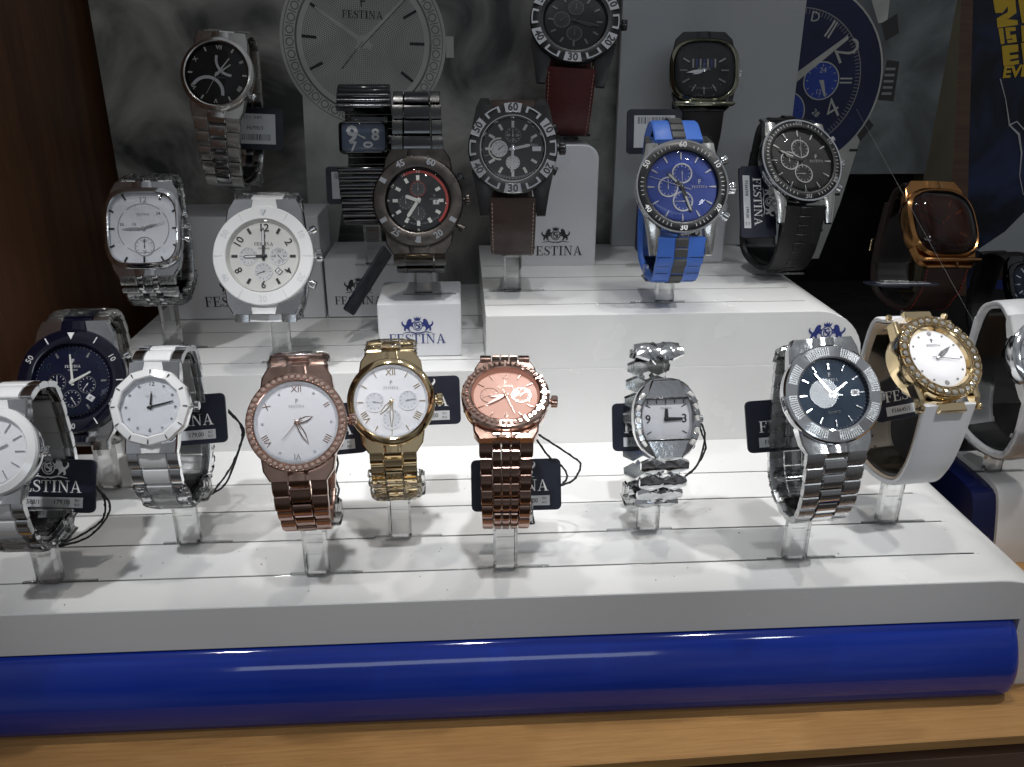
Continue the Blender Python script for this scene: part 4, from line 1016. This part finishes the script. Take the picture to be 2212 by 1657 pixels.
build(mb, 'strap_holes', 'print_black', rt)

FAC = [(x, y) for x, y in superell(12, 2.0)]
watch('w12', 323, 878, 172, S2, 0, e=30, psi=0, bot=1118, T_=4.6, label='white ceramic ladies watch with silver dial and twelve-sided bezel, left of the rose gold one',
      case='steel', bezel='ceramic_white', rb=.76, outline=circ(12), bsmooth=10, dial='dial_silver', bw=(1.28, 1.10), pitch=.74, lugw=1.3, band=('three', 'steel', 'ceramic_white'), cw=.22, stag=0, endmat='ceramic_white', lug='end', bt=.24,
      bfeat=[('bticks', .80, .94, 12, .028, 'print_black', .068)], feat=[('dots', .80, .045, (1, 2, 3, 4, 5, 7, 8, 9, 10, 11), 'steel'), ('num', {0: '12'}, .78, .2, 'steel', .02), ('num', {6: '6'}, .78, .2, 'steel', .02), ('brand', .0, .36, .06, 'print_grey')],
      hands=('stick', 'gunmetal', 2, 76, None, (.46, .76, .8), .07), crowns=[(88, .28, .19, 'steel', 'crown')], film=[(.12, .50, .13)],
      slabel='clear acrylic stand under the white ceramic ladies watch')
watch('w13', -20, 975, 196, S1, 0, e=30, psi=0, bot=1215, T_=4.6, label='white watch with plain silver dial cut off by the left edge of the picture',
      case='steel', bezel='ceramic_white', rb=.78, dial='dial_white', bw=(1.28, 1.1), pitch=.74, lugw=1.3, band=('three', 'steel', 'ceramic_white'), cw=.22, stag=0, endmat='ceramic_white', bt=.24,
      feat=[('bars', .62, .90, .03, (), 'steel')], hands=('stick', 'steel', 65, 300, None, (.46, .7, .8), .07), crowns=[(90, .32, .2, 'steel', 'crown')], film=[(.12, .45, .13)],
      slabel='clear acrylic stand at the left edge in the front row')
watch('w11', 155, 823, 228, S4, 0, e=26, psi=2, bot=975, T_=5.2, label='large blue ceramic chronograph on steel and blue bracelet at the far left',
      case='steel', bezel='ceramic_blue', rb=.72, dial='dial_navy', rehaut='dial_navy', bw=(1.20, 1.0), pitch=.80, lugw=1.5, band=('three', 'steel_warm', 'ceramic_blue'), cw=.26, endmat='ceramic_blue', dome=.12,
      bfeat=[('tri', .86, .13, 'print_white'), ('nums', {60: '10', 120: '20', 180: '30', 240: '40', 300: '50'}, .86, .15, 'silver_disc', .01), ('bticks', .77, .95, 12, .018, 'print_white', .062, (0, 2, 4, 6, 8, 10))],
      feat=[('num', {0: '12', 2: '2', 4: '4', 6: '6', 8: '8', 10: '10'}, .78, .28, 'dial_steelblue', .03), ('bars', .72, .86, .05, (0, 2, 4, 6, 8, 10), 'steel_brushed'), ('sub', -.40, -.02, .23, 'dial_navy', 'steel', 0, 'print_white', .03), ('sub', .36, -.10, .23, 'dial_navy', 'steel', 215, 'print_white', .03), ('sub', -.02, -.46, .23, 'dial_navy', 'steel', 150, 'print_white', .03), ('brand', 0, .40, .07, 'print_white', 'CHRONO'), ('ticks', .92, .95, 60, .012, 'print_white'), ('date', .45, -.45, 'print_white', -35)],
      hands=('stick', 'lume', 62, 355, None, (.52, .72, .8), .07), crowns=[(92, .45, .26, 'steel', 'crown'), (62, .4, .2, 'steel', 'pusher'), (118, .4, .2, 'steel', 'pusher')], film=[(.83, .95, .10), (.10, .32, .18)],
      slabel='clear acrylic stand beneath the large blue chronograph at the far left')
watch('w10', 568, 552, 216, 5.3, ZC, e=24, psi=-2, bot=700, T_=5.0, label='large white chronograph with white bezel and black figures 2, 4, 6, 8, 10',
      case='steel', bezel='ceramic_white', rb=.73, dial='dial_ivory', rehaut='dial_ivory', bw=(1.25, 1.0), pitch=.85, lugw=1.6, band=('three', 'steel_brushed', 'ceramic_white'), cw=.22, stag=0, endmat='ceramic_white', bprof=[(.97, -.22), (1.0, -.19), (1.0, -.03), (.98, .02), (.755, .05), (.735, 0), (.73, -.14)], bsmooth=22,
      bfeat=[('nums', {60: '10', 120: '20', 180: '30', 240: '40', 300: '50'}, .87, .17, 'sticker', .02, .04), ('bticks', .78, .97, 12, .02, 'sticker', .03, (0, 2, 4, 6, 8, 10)), ('tri', .87, .12, 'sticker')],
      feat=[('num', {0: '12', 2: '2', 4: '4', 8: '8', 10: '10'}, .78, .30, 'print_black', .012, 1, True), ('num', {6: '6'}, .80, .28, 'print_black', .012), ('bars', .72, .88, .07, (0, 2, 4, 6, 8, 10), 'print_black'), ('ticks', .93, .97, 60, .014, 'print_black'), ('sub', -.42, 0, .25, 'silver_disc', 'dial_silver', 100, 'print_black', .03), ('sub', .42, 0, .25, 'silver_disc', 'dial_silver', 135, 'print_black', .03, ('24', '6', '12', '18')), ('sub', 0, -.43, .25, 'silver_disc', 'dial_silver', 250, 'print_black', .03), ('brand', 0, .34, .09, 'print_black', 'CHRONO'), ('date', .42, -.42, 'print_black', -42)],
      hands=('baton', 'print_black', 268, 359, None, (.56, .80, .8), .075, 'print_black', 'print_white'), crowns=[(88, .48, .32, 'steel', 'crown'), (60, .5, .2, 'steel', 'pusher'), (120, .5, .2, 'steel', 'pusher')], film=[(.10, .26, .12), (.84, .95, .12)],
      slabel='clear acrylic stand beneath the large white chronograph')
OUT9 = superell(64, 3.6, .93, 1.0)
watch('w9', 308, 492, 176, 8.0, ZC, e=22, psi=2, bot=668, T_=5.0, label='cushion shaped steel watch with pale square dial above the far left blue one',
      case='steel', bezel='steel', rb=.86, outline=OUT9, dial='dial_silver', square=(1, 1), bw=(1.36, 1.05), pitch=.62, lugw=1.7, band=('two', 'steel_brushed', 'steel'), dome=.08,
      feat=[('bars', .80, .98, .05, (0,), 'gunmetal'), ('text', '12', 0, .82, .24, 'print_grey', 0, 0), ('arc', 0, 0, .70, .72, -40, 40, 'print_grey'), ('arc', 0, 0, .70, .72, 50, 130, 'print_grey'), ('arc', 0, 0, .70, .72, 140, 220, 'print_grey'), ('arc', 0, 0, .70, .72, 230, 310, 'print_grey'), ('sub', .02, -.52, .28, 'dial_silver', 'print_grey', 0, 'print_black', .05, ('60', None, '30', None)), ('text', '24', .42, .42, .12, 'print_black'), ('text', '20', -.60, .12, .12, 'print_black'), ('text', '10', -.26, .12, .12, 'print_black'), ('text', 'FESTINA', 0, .40, .10, 'print_grey')],
      hands=('leaf', 'print_grey', 72, 268, 75, (.4, .62, .62), .07), crowns=[(86, .30, .22, 'steel', 'crown'), (68, .28, .18, 'steel', 'pusher'), (104, .28, .18, 'steel', 'pusher')], film=[(.12, .45, .16), (.86, .97, .07)],
      slabel='clear acrylic stand beneath the cushion shaped steel watch')
watch('w1', 468, 158, 158, 13.8, 11.0, e=20, psi=-3, roll=-4, bot=408, T_=5.2, label='steel watch with black dial and curved retrograde scales at top left',
      case='steel_warm', bezel='steel_warm', rb=.86, dial='dial_black', rehaut='dial_black', bw=(1.30, 1.0), pitch=.82, lugw=1.5, band=('three', 'steel_warm', 'steel'),
      feat=[('bars', .80, .94, .05, (0, 2, 4, 6, 8, 10), 'lume'), ('num', {0: 'VII', 2: 'II', 4: 'IIII', 6: 'V', 8: 'VII', 10: 'X'}, .84, .18, 'lume', .02, 1, True), ('arc', .45, .50, .48, .56, 180, 280, 'print_white'), ('arc', -.30, -.62, .46, .56, -60, 95, 'print_white'), ('brand', .15, -.10, .05, 'print_grey')],
      hands=('stick', 'lume', 52, 35, 205, (.52, .62, .72), .06), crowns=[(118, .4, .18, 'steel', 'crown')],
      slabel='clear acrylic stand at top left under the retrograde watch')
watch('w2', 785, 296, 106, 11.5, 8.31, e=20, psi=2, bot=492, T_=5.4, label='black ribbed cuff watch with small rectangular dial and oversized figures',
      case='black_chrome', bezel='black_chrome', rb=.88, outline=superell(48, 9, 1, .66), dial='dial_sky', thick=.5, bw=(2.25, 2.1), pitch=.42, lug='none', band=('solid', 'black_chrome'), bt=.28, top=2.3,
      feat=[('text', '9', -.52, .12, 1.1, 'print_white', 0, .03), ('text', '8', .55, .12, .75, 'print_white', 0, .03), ('text', '0', .22, -.32, .62, 'print_white', 90, .03), ('text', '7', -.5, -.45, .7, 'print_white', 0, .02)],
      hands=('stick', 'lume', 300, None, None, (.5, .5, .5), .07), crowns=[(92, .25, .2, 'black_chrome', 'crown')], slabel='clear acrylic stand hidden in the black ribbed cuff watch')
WATCH['w2']['root'].children[2]
watch('w3', 903, 432, 196, 7.6, 7.56, e=22, psi=0, bot=598, T_=5.4, label='brown-black steel diver chronograph with red inner ring standing on the small cube',
      case='gunmetal_brown', bezel='gunmetal_brown', rb=.72, dial='dial_black', rehaut='dial_black', bw=(1.18, .98), pitch=.80, lugw=1.55, band=('three', 'gunmetal', 'black_chrome'), cw=.22, stag=.0, top=5.0 - 0.2, dome=.14,
      bfeat=[('nums', {150: '20', 215: '25', 335: '45', 20: '60'}, .875, .20, 'steel', .03), ('bticks', .80, .95, 12, .10, 'steel', .075, (0, 1, 2, 3, 5, 7, 9, 11)), ('tri', .87, .12, 'steel', 182)],
      feat=[('arc', 0, 0, .86, .98, -30, 135, 'print_red'), ('bars', .62, .78, .10, (1,), 'lume'), ('sub', 0, .36, .24, 'dial_grey', 'print_red', 0, 'print_grey', .03), ('sub', -.38, -.05, .24, 'dial_grey', 'dial_grey', 0, 'print_grey', .03), ('sub', 0, -.40, .24, 'dial_grey', 'dial_grey', 0, 'print_grey', .03), ('num', {10: '10', 11: '11', 0: '12', 9: '9', 6: '6', 7: '7', 8: '8'}, .91, .14, 'lume', .01, 1, True), ('date', .55, -.05, 'print_grey'), ('brand', .5, .05, .05, 'print_grey')],
      hands=('baton', 'lume', 290, 213, None, (.42, .62, .7), .10), crowns=[(88, .42, .27, 'gunmetal_brown', 'crown'), (60, .42, .2, 'black_chrome', 'pusher'), (122, .48, .2, 'gunmetal_brown', 'pusher')],
      slabel='clear acrylic stand on top of the small white cube')
watch('w4', 1108, 320, 194, 8.2, ZB, e=20, psi=-3, bot=558, T_=5.0, label='black chronograph with silver numbered bezel plates on a stitched dark brown strap',
      case='black_plastic', bezel='black_plastic', rb=.72, dial='dial_grey', rehaut='steel', bw=(1.06, 1.0), lug='horn', hornw=.22, hornl=1.45, lugmat='black_plastic', band=('strap', 'brown_leather', .30), stitch='thread',
      bfeat=[('plates', {0: '60', 60: '10', 120: '20', 180: '30', 240: '40', 300: '50'}, 'steel', 'print_black', 12, .79, 1.0), ('plates', {30: '[', 90: '[', 150: '[', 210: '[', 270: '[', 330: '['}, 'steel', 'print_black', 12, .82, .97), ('ring', .725, .765, .05, .085, 'steel')],
      feat=[('bars', .66, .86, .085, (3,), 'lume'), ('bars', .60, .88, .15, (0, 1, 2, 4, 5, 6, 7, 8, 9, 10, 11), 'steel'), ('sub', 0, .42, .24, 'dial_grey', 'print_grey', 0, 'print_white', .03, (None, '20', '10', '30')), ('sub', -.42, .0, .26, 'silver_disc', 'steel', 50, 'print_black', .04), ('sub', 0, -.42, .24, 'silver_disc', 'dial_grey', 0, 'print_black', .04), ('arc', -.42, 0, .30, .35, 170, 370, 'lume'), ('brand', .58, .12, .07, 'print_white'), ('ticks', .92, .97, 60, .012, 'print_white')],
      hands=('baton', 'steel', 78, 183, 255, (.56, .78, .9), .08, 'steel', 'lume'), crowns=[(88, .50, .32, 'black_plastic', 'crown'), (62, .3, .22, 'black_plastic', 'pusher'), (116, .3, .22, 'black_plastic', 'pusher')],
      slabel='clear acrylic stand beneath the brown strap chronograph')
watch('w5', 1243, 42, 196, 16.5, 15.01, e=29, psi=-4, roll=-4, bot=292, T_=5.0, label='black numbered-bezel watch on a stitched red leather strap cut off by the top edge',
      case='black_plastic', bezel='black_plastic', rb=.72, dial='dial_black', rehaut='black_chrome', bw=(1.10, 1.0), lug='horn', hornw=.22, hornl=1.4, lugmat='black_plastic', band=('strap', 'red_leather', .30), stitch='thread', buckle='gold',
      bfeat=[('plates', {0: '60', 60: '10', 120: '20', 180: '30', 240: '40', 300: '50'}, 'steel', 'print_black', 12, .79, 1.0), ('plates', {30: '[', 90: '[', 150: '[', 210: '[', 270: '[', 330: '['}, 'steel', 'print_black', 12, .82, .97), ('ring', .725, .765, .05, .085, 'gunmetal')],
      feat=[('bars', .66, .84, .06, (), 'print_grey'), ('sub', 0, .42, .24, 'dial_grey', 'print_grey', 0, 'print_grey', .03), ('sub', -.42, 0, .26, 'dial_grey', 'print_grey', 50, 'print_grey', .04), ('sub', 0, -.42, .24, 'dial_grey', 'print_grey', 0, 'print_grey', .04)],
      hands=('baton', 'gunmetal', 105, 100, None, (.56, .78, .9), .08), crowns=[(88, .50, .32, 'black_plastic', 'crown')], slabel='clear acrylic stand under the red strap watch')
OUT6 = superell(64, 2.9, 1.0, .95)
watch('w6', 1522, 150, 150, 16.2, 11.31, e=24, psi=-6, bot=345, T_=5.2, label='dark square chrome watch on a black leather strap against the grey panel',
      case='smoky_chrome', bezel='smoky_chrome', rb=.88, outline=OUT6, dial='dial_black', bw=(1.22, 1.1), lug='end', lugw=1.8, lugmat='black_chrome', band=('strap', 'black_leather', .28), dome=.38, thick=1.1,
      feat=[('bars', .55, .80, .05, (0, 1, 11), 'print_grey')] + [('text', 'I', -.36 + .12 * i, .22, .42, 'print_blue' if i % 2 else 'print_grey', 0, .01) for i in range(7)] + [('brand', 0, .05, .07, 'print_white')],
      hands=('leaf', 'steel', 250, 262, None, (.4, .6, .6), .09), crowns=[(90, .3, .18, 'steel', 'crown')], slabel='clear acrylic stand under the dark square watch')
watch('w7', 1474, 402, 204, 5.5, ZB, e=24, psi=0, bot=618, T_=5.4, label='bright blue dial chronograph with black numbered bezel on a blue and grey rubber strap',
      case='steel', bezel='black_plastic', rb=.77, dial='dial_blue', bw=(1.05, .95), lug='horn', hornw=.16, hornl=1.42, lugmat='steel_warm', band=('strap', 'blue_rubber', .30), centre='grey_rubber', cuts=1, over=0, top=2.75, dome=.14,
      bfeat=[('nums', {2: '60', 58: '10', 122: '20', 180: '30', 238: '40', 302: '50'}, .885, .17, 'print_white', .02), ('bticks', .82, .90, 60, .012, 'silver_disc', .07, tuple(range(58, 60)) + tuple(range(0, 3)) + tuple(range(8, 12)) + tuple(range(18, 23)) + tuple(range(28, 33)) + tuple(range(38, 43)) + tuple(range(48, 53))), ('ring', .965, 1.0, -.1, .035, 'steel')],
      feat=[('bars', .76, .96, .055, (), 'silver_disc', .35), ('sub', 0.02, .38, .285, 'dial_blue', 'silver_disc', 180, 'print_white', .07), ('sub', -.38, .0, .285, 'dial_blue', 'silver_disc', 0, 'print_white', .07), ('sub', 0.02, -.40, .285, 'dial_blue', 'silver_disc', 270, 'print_white', .07), ('brand', .50, -.0, .075, 'print_white')],
      hands=('baton', 'gunmetal', 315, 160, 288, (.55, .76, .95), .10, 'lume', 'lume'), crowns=[(90, .55, .28, 'steel', 'crown'), (58, .55, .24, 'steel', 'pusher'), (122, .55, .24, 'steel', 'pusher')],
      slabel='clear acrylic stand with open side block under the blue rubber watch', side=-1)
watch('w8', 1733, 345, 190, 11.2, ZB, e=33, psi=11, roll=-3, bot=588, T_=5.0, label='black dial chronograph on a black rubber strap turned to the right, beside the blue poster',
      case='steel', bezel='black_plastic', rb=.78, dial='dial_black', bw=(1.05, .95), lug='horn', hornw=.16, hornl=1.42, lugmat='steel_warm', band=('strap', 'black_rubber', .34), centre='black_rubber', cuts=1, over=0, top=2.0, dome=.14,
      bfeat=[('nums', {2: '60', 58: '10', 122: '20', 180: '30', 238: '40', 302: '50'}, .885, .17, 'print_grey', .02), ('bticks', .82, .90, 60, .012, 'silver_disc', .07, tuple(range(0, 3)) + tuple(range(8, 12)) + tuple(range(28, 33))), ('ring', .965, 1.0, -.1, .035, 'steel')],
      feat=[('bars', .76, .96, .055, (), 'silver_disc', .35), ('sub', 0.02, .38, .285, 'dial_black', 'silver_disc', 180, 'print_white', .05), ('sub', -.38, .0, .285, 'dial_black', 'silver_disc', 0, 'print_white', .05), ('sub', 0.02, -.40, .285, 'dial_black', 'silver_disc', 270, 'print_white', .05), ('brand', .50, -.0, .075, 'print_white')],
      hands=('baton', 'gunmetal', 290, 295, 5, (.55, .76, .75), .09, 'lume', 'lume'), crowns=[(90, .5, .26, 'steel', 'crown'), (58, .5, .22, 'steel', 'pusher'), (122, .5, .22, 'steel', 'pusher')],
      slabel='clear acrylic stand under the black rubber watch, back right')
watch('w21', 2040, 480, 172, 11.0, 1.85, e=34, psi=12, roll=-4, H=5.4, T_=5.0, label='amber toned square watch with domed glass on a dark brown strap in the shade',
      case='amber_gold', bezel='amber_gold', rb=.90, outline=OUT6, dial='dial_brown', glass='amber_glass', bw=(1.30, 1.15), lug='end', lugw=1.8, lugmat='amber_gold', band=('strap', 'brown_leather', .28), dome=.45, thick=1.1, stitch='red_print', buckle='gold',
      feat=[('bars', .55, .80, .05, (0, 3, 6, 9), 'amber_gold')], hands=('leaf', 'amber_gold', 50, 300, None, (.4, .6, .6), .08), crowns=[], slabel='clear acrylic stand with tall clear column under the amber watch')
for k_, m_ in (('w6', 'smoky_chrome'), ('w21', 'amber_gold')):
    W = WATCH[k_]; R6 = W['R']
    for sy in (-1,):
        mb = MB(); mb.tube([(-.86 * R6, sy * .97 * R6, .0), (-.80 * R6, sy * 1.0 * R6, .06), (.80 * R6, sy * 1.0 * R6, .06), (.86 * R6, sy * .97 * R6, .0)], [.08, .15, .15, .08], 8); build(mb, 'case_bar', m_, W['root'], None, 60)
zr = zt
watch('w20', 2264, 770, 170, 1.2, zr, e=30, psi=8, bot=1000, T_=4.9, label='white watch on a broad white strap cut off by the right edge',
      case='steel', bezel='steel', rb=.80, dial='dial_silver', bw=(1.5, 1.1), lug='end', lugw=1.5, lugmat='ceramic_white', band=('strap', 'white_leather', .34), lining='white_leather', over=0, top=2.1,
      feat=[('bars', .7, .9, .04, (), 'steel')], hands=('stick', 'steel', 50, 300, None, (.4, .6, .6), .08), crowns=[], film=[(.10, .45, .12)], slabel='clear acrylic stand on the neighbouring display block')
watch('w22', 2232, 612, 110, 13.0, 1.85, e=30, psi=5, H=4.6, T_=5.0, label='dark watch with bluish glass just visible at the right edge behind the white strap',
      case='black_chrome', bezel='black_chrome', rb=.86, outline=OUT6, dial='dial_steelblue', bw=(1.3, 1.1), lug='end', lugw=1.7, lugmat='black_chrome', band=('strap', 'black_leather', .28), dome=.3,
      feat=[('bars', .6, .85, .05, (), 'steel')], hands=('stick', 'steel', 80, 200, None, (.4, .6, .6), .08), crowns=[], slabel='clear acrylic stand hidden behind the white strap at the right edge')

W = WATCH['w17']; Rx = W['R']
for sgn in (-1, 1):
    mb = MB(); mb.box((0, sgn * .585 * Rx, .085), (1.26 * Rx, .07, .06), .015); build(mb, 'dial_frame', 'gunmetal', W['root'])
# ---------------------------------------------------------------- price cards
def card(px, py, Y, w_, h_, roll, yaw, label, price='179,00', ref='F16588/1', tilt=0, spin=0, strip=False, back=None, cords=(), brand=True, shift=0):
    c = ony(px, py, Y); M = T(*c) @ RZ(yaw) @ RX(90 - 22 + tilt) @ RZ(roll) @ RX(spin)
    root = empty('price_card', M); tag(root, label, 'price tag', 'hanging price cards')
    r = .22; P = []
    for sx, sy, a0_ in ((1, 1, 0), (-1, 1, 90), (-1, -1, 180), (1, -1, 270)):
        for a in (0, 30, 60, 90): P.append((sx * (w_ / 2 - r) + r * math.cos(R_(a0_ + a)), sy * (h_ / 2 - r) + r * math.sin(R_(a0_ + a))))
    mb = MB(); mb.prism(P, -.06, .06, .015); build(mb, 'card', 'navy_card', root)
    if back:
        mb = MB(); mb.box((shift, 0, .066), (w_ * .74, h_ * .72, .010), .003); st = build(mb, 'sticker', 'sticker', root)
        mb = MB(); x = -w_ * .30
        while x < w_ * .30:
            bw_ = random.choice((.02, .03, .05)); bb = MB(); bb.box((x + shift, h_ * back[2], .074), (bw_, h_ * .15, .002)); mb.mesh_in(bb.v, bb.f, Matrix()); x += bw_ + random.choice((.03, .04, .06))
        add_text(mb, back[0], T(shift + .1, h_ * back[3], .074) @ RZ(back[4]), .30); add_text(mb, back[1], T(shift - .1, h_ * back[5], .074) @ RZ(back[4]), .26)
        build(mb, 'barcode_print', 'print_black', root, None, 0)
    else:
        mb = MB(); add_brand(mb, 'FESTINA', T(0, -.02, 0), .49, .09, .064); add_crest(mb, T(0, .66, 0), .92, .064)
        build(mb, 'card_print', 'print_white', root, None, 0)
        mb = MB(); mb.box((0, -h_ * .31, .066), (w_ * .74, .42, .012), .003); build(mb, 'sticker', 'sticker', root)
        mb = MB(); add_text(mb, ref, T(-w_ * .19, -h_ * .31, .075), .27, .88, .004); add_text(mb, price, T(w_ * .15, -h_ * .31, .075), .27, .92, .004)
        add_text(mb, 'EU', T(w_ * .31, -h_ * .31 + .09, .075), .15); add_text(mb, 'RO', T(w_ * .31, -h_ * .31 - .09, .075), .15)
        build(mb, 'price_print', 'print_black', root, None, 0)
    Mi = M.inverted()
    for cd in cords:
        pts = catmull([Mi @ ony(x, y, Y - .15 + .5 * math.sin(i)) for i, (x, y) in enumerate(cd)], 8)
        mb = MB(); mb.tube(pts, .045, 5); mb.tube([p + Vector((.03 * math.sin(i * 1.7), .03 * math.cos(i * 1.7), .02)) for i, p in enumerate(pts)], .035, 5); build(mb, 'cord', 'cord_black', root)
    return root
card(105, 1048, -6.6, 3.85, 2.2, -3, 0, 'navy price card beside the cut-off white watch, lowest at left', '179,00', 'F16588/1', cords=[[(208, 1050), (226, 1080), (222, 1120), (185, 1150), (140, 1172), (112, 1182)], [(210, 1054), (236, 1085), (230, 1118), (190, 1160), (130, 1180)]])
card(394, 908, -3.6, 3.85, 2.2, 3, 0, 'navy price card behind the white ceramic ladies watch', '179,00', 'F16531/2', cords=[[(494, 886), (518, 915), (522, 950), (498, 1010), (456, 1068)], [(494, 890), (526, 925), (520, 960), (490, 1040), (456, 1068)]])
card(692, 930, -5.2, 3.85, 2.2, 4, 0, 'navy price card behind the rose gold crystal watch', '139,00', 'F16480/1', cords=[[(722, 968), (730, 1000), (724, 1030), (732, 1060), (720, 1090)]])
card(902, 866, -3.2, 3.85, 2.2, 1, 0, 'navy price card behind the yellow gold watch', '159,00', 'F16815/2')
card(1115, 1047, -6.6, 3.85, 2.2, 0, 0, 'navy price card under the pink rose watch, behind its bracelet', '119,00', 'F16751/1', cords=[[(1150, 930), (1185, 952), (1235, 985), (1254, 1003), (1240, 1035), (1212, 1048)], [(1152, 938), (1185, 985), (1215, 1008), (1225, 1030), (1212, 1048)]])
card(1412, 921, -3.6, 3.85, 2.2, 0, 0, 'navy price card behind the silver bangle watch', '99,00', 'F16542/3', cords=[[(1508, 900), (1522, 935), (1518, 970), (1505, 1005), (1480, 1028)], [(1508, 904), (1514, 930), (1524, 968), (1500, 1012), (1480, 1028)]])
card(1706, 916, -6.0, 3.85, 2.25, 3, 0, 'navy price card sticking out left of the fluted steel watch', '99,00', 'F16684/5')
card(1972, 846, -3.6, 3.85, 2.25, 9, 0, 'navy price card behind the gold watch with square-set stones', '119,00', 'F16645/1')
card(1636, 436, 9.6, 4.1, 2.2, -92, 8, 'black price card hanging upright beside the black rubber watch', '199,00', 'F16659/8', cords=[])
card(1413, 284, 12.9, 3.3, 2.55, 0, 0, 'price card with white barcode sticker left of the dark square watch', back=('F6753/8', 'WH<-', .25, .02, 180, -.25), tilt=12)
card(548, 278, 14.6, 3.5, 2.4, -2, 0, 'price card with barcode sticker behind the retrograde watch', back=('F6790/3', 'P52 > 1HM', -.20, .02, 0, .27), tilt=12)
card(752, 400, 13.6, 2.6, 2.2, 0, 0, 'price card with white sticker poking out left of the black cuff', back=('F', 'REF', .25, -.02, 0, -.25), tilt=12)
card(795, 607, 9.5, 4.3, 2.2, 57, 0, 'price card hanging slanted and almost edge-on left of the small cube', '149,00', 'F16600', spin=-98)
card(1945, 612, 7.6, 3.7, 2.0, -5, 0, 'price card lying flat with narrow sticker under the amber watch', '129,00', 'F20000', tilt=-78)
